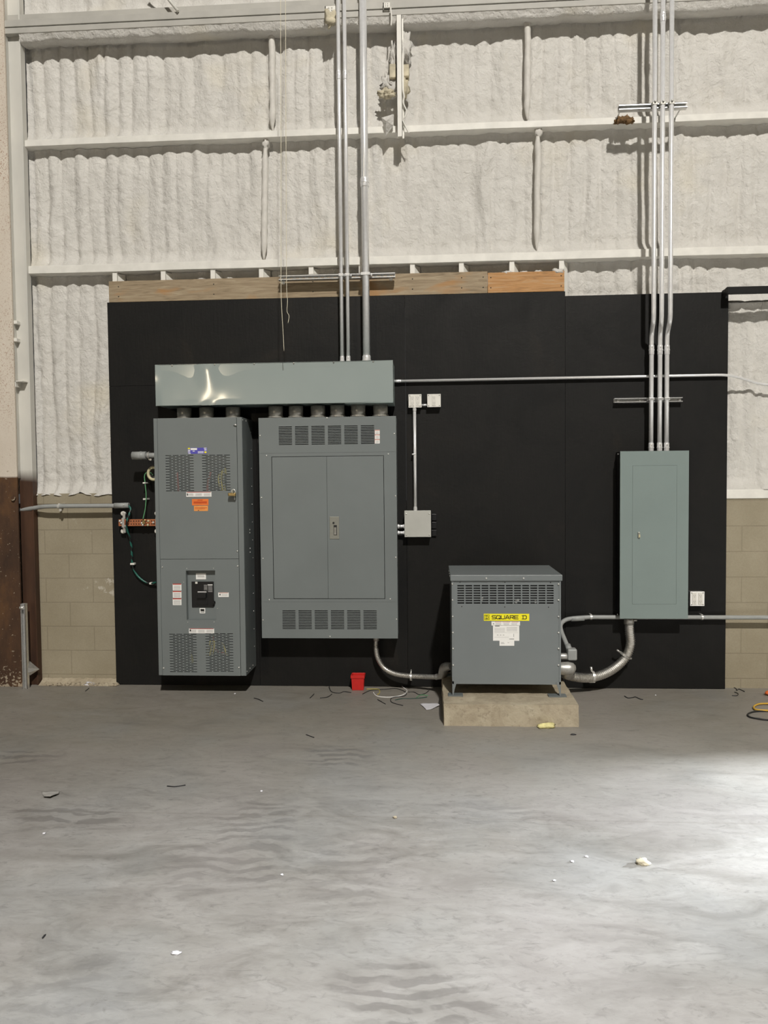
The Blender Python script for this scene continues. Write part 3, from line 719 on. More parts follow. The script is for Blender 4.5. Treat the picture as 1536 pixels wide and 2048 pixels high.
# ------------------------------------------------------------------ conduits
def conduit(pts, r, label, group, couplings=(), bend=0.0, mat='emt', name='conduit', cat='conduit', seg=16, cr=1.16, cl=0.07, cmat=None):
    pts = [Vector(p) for p in pts]
    path = fillet(pts, bend, 8) if bend else pts
    t = thing(name, pts[-1], label, cat, group)
    MB().tube(path, r, seg).build('tube', mat, t)
    for (q, d) in couplings:
        q = Vector(q); d = Vector(d).normalized()
        c = MB().tube([q-d*cl/2, q-d*(cl/2-.004), q+d*(cl/2-.004), q+d*cl/2], [r*cr*0.96, r*cr, r*cr, r*cr*0.96], seg)
        c.ring(q-d*0.004, d, r*cr*1.1, r, 0.008, 14)
        cc = c.build('coupling', cmat or mat, t)
        sx_ = MB().tube([q+d*cl*0.28+Vector((0, -r*cr*0.95, 0)), q+d*cl*0.28+Vector((0, -r*cr-0.006, 0))], 0.004, 6); sx_.build('set_screw', 'screw', cc)
    return t
ZW = P(700, 727, -0.15).z
up = Vector((0, 0, 1))
for (px, r, lbl, cpy) in ((684.0, 0.0148, 'left one of the thin bright conduits rising from the wireway', 150), (696.5, 0.0148, 'right one of the thin bright conduits rising from the wireway', 150), (733.0, 0.0285, 'thick bright conduit rising from the wireway', 365)):
    x = P(px, 700, -0.13).x; q = (x, -0.13, 0)
    cpz = P(px, cpy, -0.13).z
    conduit([(x, -0.13, 6.2), (x, -0.13, ZW-0.01)], r, lbl, 'conduits above the wireway', [((x, -0.13, cpz), up), ((x, -0.13, ZW+0.025), up)])
# strut over the wood board
x0, x1, z0, z1 = R4(557, 546, 790, 559, -0.10)
t = thing('strut_channel', ((x0+x1)/2, -0.10, (z0+z1)/2), 'long strut channel over the wood board holding the wireway conduits', 'strut', 'horizontal strut channels')
strut_mesh((x0, -0.10, (z0+z1)/2), (x1, -0.10, 0)).build('channel', 'galv', t)
for px, py in ((567, 566), (782, 558)):
    p = P(px, py, -0.05); MB().tube([(p.x, -0.004, p.z), (p.x, -0.08, p.z)], 0.006, 8).tube([(p.x, -0.05, p.z), (p.x, -0.065, p.z)], 0.016, 6).build('bolt', 'screw', t)
zc = (z0+z1)/2
for px, r in ((684, .0148), (696.5, .0148), (733, .0285)):
    x = P(px, 700, -0.13).x
    b = MB(); b.box(x-r*1.35, x+r*1.35, -0.13-r*1.12, -0.099, zc-0.012, zc+0.012); b.box(x+r*1.35, x+r*1.35+0.012, -0.115, -0.099, zc-0.008, zc+0.008)
    b.build('strap', 'galv', t, bevel=0.003)
# right trio
YU, YL = -0.215, -0.095
ZR = P(1310, 903, YL).z
for i, (pa, pb, lbl) in enumerate(((1308.5, 1302.5, 'left'), (1324.5, 1319.5, 'middle'), (1342, 1333.5, 'right'))):
    xa = P(pa, 350, YU).x; xb = P(pb, 800, YL).x; r = 0.0175
    za, zb2 = P(pa, 640, YU).z, P(pb, 668, YL).z
    cz = P(pb, 700, YL).z
    conduit([(xa, YU, 6.2), (xa, YU, za), (xb, YL, zb2), (xb, YL, ZR-0.01)], r, lbl+' one of the three offset-bent bright conduits above the narrow panel', 'conduits above the narrow panel',
            [((xb, YL, cz), up), ((xb, YL, ZR+0.03), up)] + ([((xa, YU, P(1324, 35, YU).z), up)] if i == 1 else []), bend=0.06)
x0, x1, z0, z1 = R4(1231, 793, 1368, 805, -0.075)
zc = (z0+z1)/2
t = thing('strut_channel', ((x0+x1)/2, -0.045, zc), 'short strut channel screwed to black plywood above the narrow panel', 'strut', 'horizontal strut channels')
strut_mesh((x0, -0.045, zc), (x1, -0.045, 0), holes=False).build('channel', 'galv', t)
for px in (1235, 1279, 1358): p = P(px, 799, -0.01); screw(t, (p.x, -0.008, zc), 0.013, 0.02, name='bolt')
for pb in (1302.5, 1319.5, 1333.5):
    xb = P(pb, 800, YL).x
    MB().box(xb-0.021, xb+0.021, YL-0.019, -0.044, zc-0.011, zc+0.011).box(xb+.021, xb+.034, -0.07, -0.044, zc-.007, zc+.007).build('strap', 'galv', t, bevel=0.003)
x0, x1, z0, z1 = R4(1239, 204, 1376, 217, -0.20)
zc = (z0+z1)/2
t = thing('strut_channel', ((x0+x1)/2, -0.19, zc), 'strut channel on rods in front of the upper girt, high on the right conduits', 'strut', 'horizontal strut channels')
strut_mesh((x0, -0.19, zc), (x1, -0.19, 0), holes=False).build('channel', 'galv', t)
for pb in (1308.5, 1324.5, 1342):
    xb = P(pb, 350, YU).x
    MB().box(xb-0.020, xb+0.020, YU-0.0185, -0.189, zc-0.011, zc+0.011).tube([(xb, YU-.018, zc+.012), (xb, YU-.03, zc+.012)], .008, 6).build('strap', 'nipple', t, bevel=0.003)
for (a_, b_, c_, d_) in ((1243, 216, 1231, 241), (1362, 216, 1350, 236)):
    MB().tube([P(a_, b_, -0.17), P(c_, d_, 0.0)], 0.006, 8).build('hanger_rod', 'galv', t)
lb = MB()
for i in range(10):
    q = P(1234+i*3.2, 243-5*math.sin(i*1.3)**2, -0.02); lb.blob(q, 0.018+0.010*random.random(), 6, 0.6, i, (1, 1, 0.9))
tag(lb.build('foam_scrap', 'brown'), 'brown crumbly foam scrap on the upper girt, right of centre', 'foam scrap')

# ------------------------------------------------------------------ wireway
YWf = -0.30
x0, x1, z0, z1 = P(311, 768, YWf).x, P(786, 765, YWf).x, 2.282, 2.598
ww = thing('wireway', ((x0+x1)/2, -0.15, z0), 'long light gray-green metal wireway box above both electrical cabinets', 'wireway')
b = MB(); b.box(x0+.002, x1-.002, YWf+0.003, -0.001, z0+.003, z1-.003); b.build('trough', 'gray2', ww, bevel=0.002)
# the sheet is slightly oil-canned: a shallow dish in height, a soft ridge in width
cvb = MB(); nx, nz = 190, 32; vs = []; fs = []; xc_ = P(416, 762, YWf).x; zc_ = (z0+z1)/2
for j in range(nz+1):
    for i in range(nx+1):
        x = x0+(x1-x0)*i/nx; z = z0+(z1-z0)*j/nz; v_ = (z-zc_)/0.125
        w_ = math.exp(-((x-xc_)/0.13)**2)*min(1, 4*(1-abs(z-zc_)/((z1-z0)/2)))
        xs = xc_-0.028*(v_*v_-0.35)
        y = YWf-0.003+(0.5*0.75*(x-xs)**2-0.5*0.10*(z-zc_)**2)*w_
        y += 0.036*(z-zc_)*(1-math.exp(-((x-xc_)/0.10)**2))*min(1, max(0, (x1-x)/0.3), max(0, (x-x0)/0.05))*(1 if x > xc_ else 1)
        y += 0.0006*noise.noise(Vector((x*2.0, z*2.5, 8)))
        vs.append((x, y, z))
for j in range(nz):
    for i in range(nx): a_ = j*(nx+1)+i; fs.append((a_, a_+1, a_+nx+2, a_+nx+1))
cvb.add(vs, fs, True); cvb.box(x0, x1, YWf+0.001, YWf+0.003, z0, z1); cvb.box(x0, x1, YWf-.0025, YWf+.001, z0-.0015, z0); cvb.box(x0, x1, YWf-.0025, YWf+.001, z1, z1+.0015)
cvb.build('cover', 'wireway', ww)
MB().box(P(690, 806, YWf).x, x1, YWf-0.004, -0.02, z0-0.006, z0+0.002).build('end_flange', 'gray2', ww, bevel=0.001)
for px in (345, 430, 509, 588, 668, 747):
    for zz in (z1-0.006, z0+0.010): screw(ww, (P(px, 768, YWf).x, YWf-0.003, zz), 0.006, 0.003, mat='nipple')
# nipples
ZC1 = 2.183
nip = [(368.5, 'left cabinet'), (413, 'left cabinet'), (466, 'left cabinet'), (551.5, 'two-door panel'), (592, 'two-door panel'), (636, 'two-door panel'), (675, 'two-door panel'), (716.5, 'two-door panel'), (761, 'two-door panel')]
for i, (px, wh) in enumerate(nip):
    x = P(px, 822, -0.16).x
    b = MB(); b.tube([(x, -0.16, ZC1), (x, -0.16, z0-0.006)], 0.057, 24)
    t = thing('pipe_nipple', (x, -0.16, ZC1), 'short dull gray pipe between wireway and %s, %s from left' % (wh, names[i if i < 3 else i-3]), 'pipe', 'pipe nipples under the wireway')
    b.build('pipe', 'nipple', t)
    MB().ring((x, -0.16, ZC1+0.001), (0, 0, 1), 0.064, 0.057, 0.012, 24).build('locknut', 'nipple', t)

# ------------------------------------------------------------------ left cabinet
def hollow(x0, x1, yf, yb, z0, z1, t=0.003):
    b = MB(); b.box(x0, x1, yb-t, yb, z0, z1); b.box(x0, x0+t, yf, yb-t, z0, z1); b.box(x1-t, x1, yf, yb-t, z0, z1)
    b.box(x0+t, x1-t, yf, yb-t, z0, z0+t); b.box(x0+t, x1-t, yf, yb-t, z1-t, z1); return b
def sticker(parent, name, rect, Y, mats, bars, label=None):
    """flat label: rect in metres; bars = (mat, u0,u1,v0,v1) fractions of the label"""
    x0, x1, z0, z1 = rect; ms = list(dict.fromkeys([mats]+[b_[0] for b_ in bars])); b = MB()
    b.box(x0, x1, Y-0.0012, Y+0.0004, z0, z1, ms.index(mats))
    for (m, u0, u1, v0, v1) in bars:
        b.box(x0+(x1-x0)*u0, x0+(x1-x0)*u1, Y-0.0018, Y-0.0011, z0+(z1-z0)*v0, z0+(z1-z0)*v1, ms.index(m))
    o = b.build(name, ms, parent)
    if label: o['label'] = label
    return o
YC = -0.34
cx0, cx1 = P(313, 1090, YC).x-0.004, P(488, 1090, YC).x
cz0, cz1 = 0.170, 2.181
cab = thing('breaker_cabinet', ((cx0+cx1)/2, YC/2, cz0), 'tall narrow dark gray breaker cabinet with vent slots, left of the two-door panel', 'electrical cabinet')
xr = P(477, 1090, YC).x; xl = P(320, 1090, YC).x
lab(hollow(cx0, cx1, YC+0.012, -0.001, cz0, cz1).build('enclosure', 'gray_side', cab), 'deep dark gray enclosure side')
b = MB(); b.box(xr+0.002, cx1, YC-0.001, YC+0.014, cz0, cz1); b.box(cx0, xl-0.002, YC-0.001, YC+0.014, cz0, cz1); b.build('edge_trim', 'gray', cab, bevel=0.003)
def slots(px0, py0, px1, py1, rows, Y, long_n=4):
    x0, x1, z0, z1 = R4(px0, py0, px1, py1, Y); out = []; pw = (x1-x0)/long_n; gap = pw*0.10
    for r in range(rows):
        zc_ = z1-(z1-z0)*(r+0.5)/rows; hh = (z1-z0)/rows*0.235
        nn, off = (long_n, 0) if r % 2 == 0 else (long_n-1, pw/2)
        for k in range(nn): out.append((x0+off+k*pw+gap, x0+off+(k+1)*pw-gap, zc_-hh, zc_+hh))
    return out
zs = P(400, 1118, YC).z
MB().plate(xl, xr, zs+0.0015, cz1, YC, slots(330, 909.5, 389, 983, 27, YC)+slots(403, 909, 462, 982, 27, YC)).build('upper_cover', 'gray', cab)
rec = R4(372.5, 1141, 431, 1240, YC)
sl = slots(338, 1267, 395, 1345, 29, YC)+slots(410, 1266, 468, 1344, 29, YC)
MB().plate(xl, xr, cz0, zs-0.0015, YC, sl+[rec]).build('lower_cover', 'gray', cab)
MB().box(cx0+.01, cx1-.01, YC+.055, YC+.058, zs+.2, cz1-.02).build('vent_shade_sheet', 'black', cab)  # added black sheet, makes the upper vent slots read as dark interior
MB().box(cx0+.01, cx1-.01, YC+.055, YC+.058, cz0+.01, P(400, 1255, YC).z).build('vent_shade_sheet', 'black', cab)  # same added black sheet for the lower vent slots
# recess with the breaker
rx0, rx1, rz0, rz1 = rec; YR = YC+0.045
brk = R4(384, 1163, 428, 1214, YR)
rb_ = MB(); rb_.plate(rx0-.002, rx1+.002, rz0-.002, rz1+.002, YR, [brk]); rb_.box(rx0-.002, rx0, YC+.002, YR, rz0, rz1); rb_.box(rx1, rx1+.002, YC+.002, YR, rz0, rz1); rb_.box(rx0, rx1, YC+.002, YR, rz1, rz1+.002); rb_.box(rx0, rx1, YC+.002, YR, rz0-.002, rz0)
rb_.build('recess', 'gray', cab)
bx0, bx1, bz0, bz1 = brk; w_, h_ = bx1-bx0, bz1-bz0
bk = MB().box(bx0, bx1, YR-0.010, YR+0.05, bz0, bz1).build('breaker', 'black', cab, bevel=0.003)
hx0, hx1 = bx0+w_*.28, bx0+w_*.68
MB().box(hx0, hx1, YR-0.035, YR-0.010, bz0+h_*.36, bz0+h_*.56).build('toggle', 'black', bk, bevel=0.004)
lab(MB().box(hx0, hx1, YR-0.014, YR-0.009, bz0+h_*.585, bz0+h_*.615).build('position_mark', 'label', bk), 'thin white mark above the toggle')
MB().box(hx0-.008, hx1+.008, YR-0.014, YR-0.009, bz0+h_*.10, bz0+h_*.36).build('lower_housing', 'black', bk, bevel=0.002)
lab(MB().box(bx0+w_*.18, bx0+w_*.28, YR-0.013, YR-0.009, bz0+h_*.92, bz0+h_*.995).build('test_button', 'white', bk), 'small white square button')
sticker(bk, 'rating_plate', (bx0+w_*.55, bx0+w_*.97, bz0+h_*.58, bz0+h_*.90), YR-0.0105, 'darkslot', [('print', .05, .4, .3+.14*k, .36+.14*k) for k in range(5)]+[('label', .45, .98, .88, .98)]+[('print', .5, .95, .08+.16*k, .15+.16*k) for k in range(5)])
lab(MB().tube([(bx1+.004, YR-.012, bz0+h_*.2), (bx1+.004, YR-.035, bz0+h_*.2)], 0.010, 10).build('lock_hasp', 'black', bk), 'black hasp knob')
sticker(cab, 'notice_sticker', R4(392, 1146.5, 412, 1158.5, YR), YR-0.0008, 'label', [('print', .15, .85, .35, .42), ('print', .15, .85, .5, .57), ('print', .15, .8, .65, .7)], 'small white sticker above the breaker')
sticker(cab, 'logo_sticker', R4(399.5, 1216, 410.5, 1226.5, YR), YR-0.0008, 'label', [('ink', .15, .85, .18, .26), ('ink', .15, .85, .38, .82), ('label', .38, .62, .58, .68)], 'small black and white square emblem below the breaker')
for px, py in ((373.5, 1137), (427, 1136.5), (375.5, 1244.5), (428, 1244), (367.5, 1164.5), (435, 1217)):
    p = P(px, py, YC); screw(cab, (p.x, YC, p.z), 0.0035, 0.002)
for px, py in ((325, 1134), (475.5, 1132), (327.5, 1336), (478, 1335), (475, 1102)):
    p = P(px, py, YC); screw(cab, (p.x, YC, p.z), 0.0065, 0.008)
p = P(470, 850, YC); MB().tube([(p.x-.008, YC-.002, p.z), (p.x+.012, YC-.012, p.z)], 0.006, 8).build('latch_pin', 'screw', cab)
# padlock
p = P(467, 988, YC)
lk = lab(MB().box(p.x-0.030, p.x+0.030, YC-0.055, YC-0.030, p.z-0.016, p.z+0.010).build('padlock', 'brass', cab, bevel=0.004), 'brass padlock hanging on the right edge of the door')
MB().tube([(p.x-0.004, YC-.042, p.z+.008)]+[(p.x+0.010-0.014*math.cos(a), YC-.042, p.z+.022+0.014*math.sin(a)) for a in [k*math.pi/8 for k in range(9)]]+[(p.x+.024, YC-.042, p.z+.008)], 0.0038, 8).build('shackle', 'screw', lk)
MB().tube([(p.x+0.012, YC-.02, p.z-.016), (p.x+0.014, YC-.02, p.z-.045)], 0.004, 8).build('key_tag', 'screw', lk)
MB().box(p.x+.0, p.x+.012, YC-0.05, YC+0.0, p.z+.006, p.z+.030).build('hasp', 'plate', cab, bevel=0.002)
# stickers
red3 = lambda n: [('red', .03, .97, .90, 1.0)]+[('print', (i+.1)/n, (i+.85)/n, .2+.2*k, .27+.2*k) for i in range(n) for k in range(3)]
sticker(cab, 'approval_sticker', R4(376, 895.5, 414, 907.5, YC), YC, 'blue', [('yellow', .0, .12, .78, 1), ('label', .15, .48, .62, .95), ('label', .0, .12, .5, .66), ('label', .0, .12, .25, .38), ('label', .02, .14, .0, .12), ('label', .84, .98, .85, .98), ('label', .86, .98, .55, .72), ('label', .52, .82, .3, .4), ('label', .52, .82, .1, .22), ('yellow', .86, .98, .1, .4), ('label', .25, .36, .38, .5)], 'blue and white approval sticker')
sticker(cab, 'warning_sticker', R4(372.5, 984, 423, 993.5, YC), YC, 'label', red3(3)+[('ink', .03, .07, .3, .7)], 'white warning sticker with red header under the upper vents')
sticker(cab, 'caution_sticker', R4(384, 998, 417, 1010.5, YC), YC, 'orange', [('orange_d', .1, .9, .28, .62), ('orange_d', .35, .65, .75, .9)], 'bright orange caution sticker')
sticker(cab, 'caution_sticker', R4(388, 1011.5, 416, 1022, YC), YC, 'orange2', [('orange_d', .06, .94, .55, .65), ('orange_d', .06, .8, .35, .42), ('ink', .28, .36, .08, .2)], 'lighter orange caution sticker')
for k in range(3):
    sticker(cab, 'warning_sticker', R4(345.5, 1168+k*14.6, 363, 1181+k*14.6, YC), YC, 'label', [('red', .02, .98, .9, 1.05)]+[('print', .12, .88, .15+.17*j, .21+.17*j) for j in range(4)], ('top', 'middle', 'bottom')[k]+' one of three small white warning stickers with red edges left of breaker')
sticker(cab, 'warning_sticker', R4(436.5, 1185, 457.5, 1194, YC), YC, 'label', [('pink', .1, .95, .85, .98), ('ink', .12, .22, .35, .7), ('print', .3, .9, .3, .38), ('print', .3, .9, .55, .63)], 'small white sticker to the right of the breaker')
sticker(cab, 'warning_sticker', R4(378, 1257, 428.5, 1266.5, YC), YC, 'label', red3(3)+[('ink', .03, .08, .4, .8)], 'white warning sticker with red header above the lower vents')
# wires behind the vents
def inner(pxs, Y, r, mat, name='inner_wire'):
    return MB().tube(spline([P(a_, b_, Y) for a_, b_ in pxs], 5), r, 8).build(name, mat, cab)
for d in (0, 5, -5): inner([(450+d*.3, 938), (442+d, 955), (447+d*.8, 985)], YC+0.02, 0.007, 'ywire')
inner([(449, 937), (455, 950)], YC+0.018, 0.009, 'ywire'); inner([(421, 944), (417, 962), (414, 984)], YC+0.018, 0.009, 'rwire'); inner([(354, 945), (357, 984)], YC+0.03, 0.009, 'rwire')
for d in (-6, 0, 5): inner([(426+d*.8, 1281), (423+d, 1295), (419+d, 1312)], YC+0.02, 0.007, 'ywire')
inner([(445, 1285), (449, 1297), (455, 1312)], YC+0.02, 0.007, 'ywire'); inner([(381, 1309), (385, 1325)], YC+0.018, 0.010, 'ywire'); inner([(425, 1270), (432, 1300), (452, 1308)], YC+0.03, 0.007, 'rwire')
# screws down the right side and edge
for k in range(13):
    z = cz1-0.10-k*0.145
    if z > cz0+.03: screw(cab, (cx1+0.001, -0.06, z), 0.005, 0.003, axis=(1, 0, 0))
for z in (1.30, 1.275, 1.15, 1.12): screw(cab, (cx1+0.001, -0.15, z), 0.007, 0.004, axis=(1, 0, 0))
for y, z in ((-0.32, cz0+.03), (-.22, cz0+.03), (-.12, cz0+.03), (-0.32, cz1-.02), (-.22, cz1-.02)): screw(cab, (cx1+0.001, y, z), 0.006, 0.004, axis=(1, 0, 0))

# ------------------------------------------------------------------ two-door panelboard
YP = -0.22
qx0, qx1, qz0, qz1 = P(520.5, 1056, YP).x, P(794, 1056, YP).x, 0.443, 2.182
pan = thing('panelboard', ((qx0+qx1)/2, YP/2, qz0), 'wide dark gray two-door panelboard under the wireway', 'electrical cabinet')
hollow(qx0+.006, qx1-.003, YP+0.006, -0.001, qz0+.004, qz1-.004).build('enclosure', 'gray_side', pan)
dr = R4(546, 913, 768, 1197, YP)
zt = P(656, 905, YP).z; zl = P(656, 1204, YP).z
def lou(px0, py0, px1, py1, rows, n=6, g=0.19):
    x0, x1, z0, z1 = R4(px0, py0, px1, py1, YP); out = []; pw = (x1-x0+(x1-x0)*g/(n-g))/n
    for r in range(rows):
        zc_ = z1-(z1-z0)*(r+.5)/rows; hh = (z1-z0)/rows*0.25
        for k in range(n): out.append((x0+k*pw, x0+(k+1-g)*pw, zc_-hh, zc_+hh))
    return out
MB().plate(qx0, qx1, zt, qz1, YP, lou(557.5, 851, 748.5, 889.5, 12)).build('top_cover', 'gray', pan)
MB().plate(qx0, qx1, qz0, zl, YP, lou(565, 1220, 753.5, 1259, 12)).build('bottom_cover', 'gray', pan)
g_ = 0.004
MB().box(qx0+.02, qx1-.02, YP+.020, YP+.022, qz0+.02, qz1-.02).build('vent_shade_sheet', 'black', pan)  # added black sheet standing in for the shade behind the louvers
MB().plate(qx0, qx1, zl+.001, zt-.001, YP, [(dr[0]-g_, dr[1]+g_, dr[2]-g_, dr[3]+g_)]).build('door_frame', 'gray', pan)
xm = P(655, 1056, YP).x
d1 = MB().box(dr[0], xm-.001, YP-0.001, YP+0.018, dr[2], dr[3]).build('door', 'gray', pan, bevel=0.0015)
d2 = MB().box(xm+.0005, dr[1], YP-0.003, YP+0.018, dr[2], dr[3]).build('door', 'gray', pan, bevel=0.0015)
hr = R4(659.5, 1033, 678.5, 1078, YP)
hp = lab(MB().box(hr[0], hr[1], YP-0.007, YP-0.003, hr[2], hr[3]).build('handle_plate', 'plate', d2, bevel=0.002), 'pale metal lock plate')
hw, hh = hr[1]-hr[0], hr[3]-hr[2]
# the plate's recess and lock
hb = MB(); hb.box(hr[0]+hw*.42, hr[0]+hw*.76, YP-0.0085, YP-0.0068, hr[2]+hh*.17, hr[2]+hh*.62); hb.tube([(hr[0]+hw*.42, YP-.0068, hr[2]+hh*.72), (hr[0]+hw*.42, YP-.012, hr[2]+hh*.72)], 0.008, 12)
hb.build('lock', 'darkslot', d2); MB().box(hr[0]+hw*.47, hr[0]+hw*.70, YP-0.012, YP-0.0085, hr[2]+hh*.20, hr[2]+hh*.52).build('lock_lever', 'nipple', d2)
for px, py in ((654, 836), (520, 871), (788.5, 867), (523, 995), (791, 992), (526, 1117), (791.5, 1115), (526, 1240), (793, 1238.5), (660, 1273), (533, 911.5), (776.5, 908), (538.5, 1199.5), (780.5, 1198)):
    p = P(px, py, YP); screw(pan, (p.x, YP, p.z), 0.0062, 0.004)
for k in range(3):
    sticker(pan, 'warning_sticker', R4(749.5, 860.5+k*9.3, 759.5, 868.5+k*9.3, YP), YP, 'label', [('pink', 0, 1, .88, 1.1), ('pink', 0, .05, 0, 1), ('print', .2, .8, .2, .3), ('print', .2, .8, .5, .6)], ('top', 'middle', 'bottom')[k]+' one of three small white stickers beside the top louvers')

# ------------------------------------------------------------------ narrow panel, right
YN = -0.16
nx0, nx1, nz0, nz1 = P(1240, 1070, YN).x, P(1377, 1070, YN).x, 0.592, 1.890
npn = thing('narrow_panel', ((nx0+nx1)/2, YN/2, nz0), 'narrow gray-green single-door panel on the right under three conduits', 'electrical cabinet')
MB().box(nx0+.004, nx1-.004, YN+0.003, -0.001, nz0+.040, nz1-.003).build('enclosure', 'black', npn)
dn = R4(1265, 931, 1353, 1208, YN)
MB().plate(nx0, nx1, nz0, nz1, YN, [(dn[0]-.0012, dn[1]+.0012, dn[2]-.0012, dn[3]+.0012)], 0.003).build('front_trim', 'gray2', npn)
dd = MB().box(dn[0], dn[1], YN-0.0004, YN+0.003, dn[2], dn[3]).build('door', 'gray2', npn)
p = P(1277.5, 1070, YN)
MB().box(p.x-.008, p.x+.009, YN-0.010, YN-.0004, p.z-.024, p.z+.022).build('latch', 'plate', dd, bevel=0.002)
MB().box(p.x-.003, p.x+.008, YN-0.014, YN-.010, p.z-.018, p.z+.004).build('latch_tab', 'ivory', dd, bevel=0.001)
for z in (nz1-.02, nz0+.02): screw(npn, (nx0+.003, -0.08, z), 0.006, 0.005, axis=(-1, 0, 0))

# ------------------------------------------------------------------ gray junction box, outlets
YJ = -0.085
j0, j1, jz0, jz1 = R4(809, 1021, 862, 1074, YJ)
jb = thing('junction_box', ((j0+j1)/2, YJ/2, jz0), 'square light gray junction box right of the two-door panel', 'junction box')
MB().box(j0+.003, j1-.003, YJ+0.002, -0.001, jz0+.003, jz1-.003).build('box', 'boxgray', jb); MB().box(j0, j1, YJ-0.002, YJ+.002, jz0, jz1).build('cover', 'boxgray', jb, bevel=0.0015)
for a_ in (j0+.014, j1-.014):
    for b_ in (jz0+.018, jz1-.026): screw(jb, (a_, YJ-.002, b_), 0.006, 0.004)
for py, l in ((1052.5, 'upper'), (1065.5, 'lower')):
    z = P(801, py, -0.05).z; t = thing('conduit_nipple', (qx1, -0.05, z), l+' short bright nipple joining the two-door panel and junction box', 'pipe', 'nipples into the junction box')
    MB().tube([(qx1-.004, -0.05, z), (j0+.004, -0.05, z)], 0.0125, 14).build('tube', 'emt', t); MB().ring((qx1-.001, -0.05, z), (1, 0, 0), 0.017, 0.0125, 0.010).ring((j0-.009, -0.05, z), (1, 0, 0), 0.017, 0.0125, 0.010).build('locknut', 'emt', t)
for k, (a_, b_) in enumerate(((1028, 1041), (1044, 1057), (1060, 1072))):
    x0, x1, z0, z1 = R4(863.5, a_, 873, b_, -0.02)
    tag(MB().box(x0, x1, -0.022, -0.001, z0, z1).build('cover_tab', 'black', bevel=0.002), ('top', 'middle', 'bottom')[k]+' small black square tab right of the junction box', 'tab', 'black tabs beside the junction box')
x = P(830, 930, -0.045).x; za = P(830, 1022, -.045).z; zb2 = P(830, 815, -.045).z
conduit([(x, -0.045, zb2), (x, -0.045, za)], 0.0125, 'short bright vertical conduit between outlet box and junction box', None, [((x, -0.045, za+.016), up), ((x, -.045, zb2-.014), up)], cl=0.035)
p = P(824, 909, -0.02); tag(MB().box(p.x, p.x+.03, -.058, -.001, p.z-.005, p.z+.005).build('conduit_clip', 'galv', bevel=.002), 'tiny clip on the short vertical conduit', 'clip')
def outlet(px0, py0, px1, py1, Y, kind, label):
    x0, x1, z0, z1 = R4(px0, py0, px1, py1, Y); t = thing('outlet_box', ((x0+x1)/2, 0, z0), label, 'outlet box', 'metal outlet boxes')
    w_, h_ = x1-x0, z1-z0
    MB().box(x0+.003, x1-.003, Y+0.004, -0.001, z0+.003, z1-.003).build('box', 'galv', t)
    MB().box(x0, x1, Y, Y+.004, z0, z1).build('cover', 'whitepaint' if kind != 'quad' else 'label', t, bevel=.0015)
    def duplex(cx):
        r = MB(); r.box(cx-w_*.15, cx+w_*.15, Y-.004, Y, z0+h_*.10, z1-h_*.10); o = r.build('receptacle', 'white', t, bevel=.003)
        s = MB()
        for cz in (z0+h_*.30, z0+h_*.70):
            s.box(cx-w_*.075, cx-w_*.05, Y-.0047, Y-.0038, cz-.002, cz+.008); s.box(cx+w_*.04, cx+w_*.065, Y-.0047, Y-.0038, cz-.001, cz+.008); s.tube([(cx, Y-.0038, cz-.008), (cx, Y-.0047, cz-.008)], 0.003, 8)
        s.build('slots', 'print', o)
    if kind == 'single': duplex((x0+x1)/2)
    else: duplex(x0+w_*.29); duplex(x0+w_*.71)
    for a_ in (x0+w_*.1, x1-w_*.1):
        for b_ in (z0+h_*.1, z1-h_*.1): screw(t, (a_, Y, b_), 0.0045, 0.003, mat='nipple')
    return t
outlet(817, 788.5, 843, 815, -0.06, 'double', 'left square outlet box atop the short vertical conduit')
outlet(854.5, 788, 881.5, 814, -0.06, 'single', 'right square outlet box joined by a nipple to the left one')
outlet(1380.5, 1183, 1409, 1212, -0.06, 'quad', 'white four-socket outlet box against the narrow panel')
z = P(849, 810, -.03).z; t = thing('conduit_nipple', (P(849, 810, -.03).x, -0.03, z), 'tiny nipple between the two upper outlet boxes', 'pipe')
MB().tube([(P(842, 810, -.03).x, -.03, z), (P(856, 810, -.03).x, -.03, z)], .008, 12).build('tube', 'emt', t)

# ------------------------------------------------------------------ long thin conduit right of the wireway
za = P(790, 765, -.03).z; zb2 = P(1455, 748, -.03).z
conduit([(P(786, 765, -.03).x, -.03, 2.475), (P(1462, 748, -.03).x, -.03, 2.478), P(1524, 770, 0.03), P(1600, 772, 0.01), (4.59, 0.01, P(1600, 772, 0.01).z)], 0.0105, 'long thin horizontal conduit from the wireway across the black plywood', None, [((P(797, 765, -.03).x, -.03, 2.475), (1, 0, 0))], bend=0.1, cl=0.04)

# ------------------------------------------------------------------ gray pvc conduits
q = [P(-20, 1022, 0.005), P(38, 1020, 0.0), P(75, 1015, -0.03), P(105, 1012.5, -0.055), P(226, 1011.5, -0.055), P(257, 1011, -0.055)]
t = thing('gray_conduit', q[4], 'gray plastic conduit crossing the tan block wall at left', 'conduit')
MB().tube(spline(q, 8), 0.0175, 16).build('tube', 'pvc', t)
c0, c1 = P(229, 1011.3, -.055), P(258, 1010.8, -.055); cp = MB().tube([c0, c1], 0.0225, 18).build('coupling', 'pvc', t)
p = P(247, 1010, -0.08); screw(cp, (p.x, -.077, p.z), .006, .004)
p = P(118, 1013, -.055); b = MB(); b.ring((p.x-.008, -.055, p.z), (1, 0, 0), .0215, .0175, .016, 18); b.box(p.x-.008, p.x+.008, -.055, .04, p.z+.02, p.z+.026); b.tube([(p.x+.012, -.04, p.z-.03), (p.x+.012, -.06, p.z-.03)], .010, 8); b.build('strap', 'screw', t)
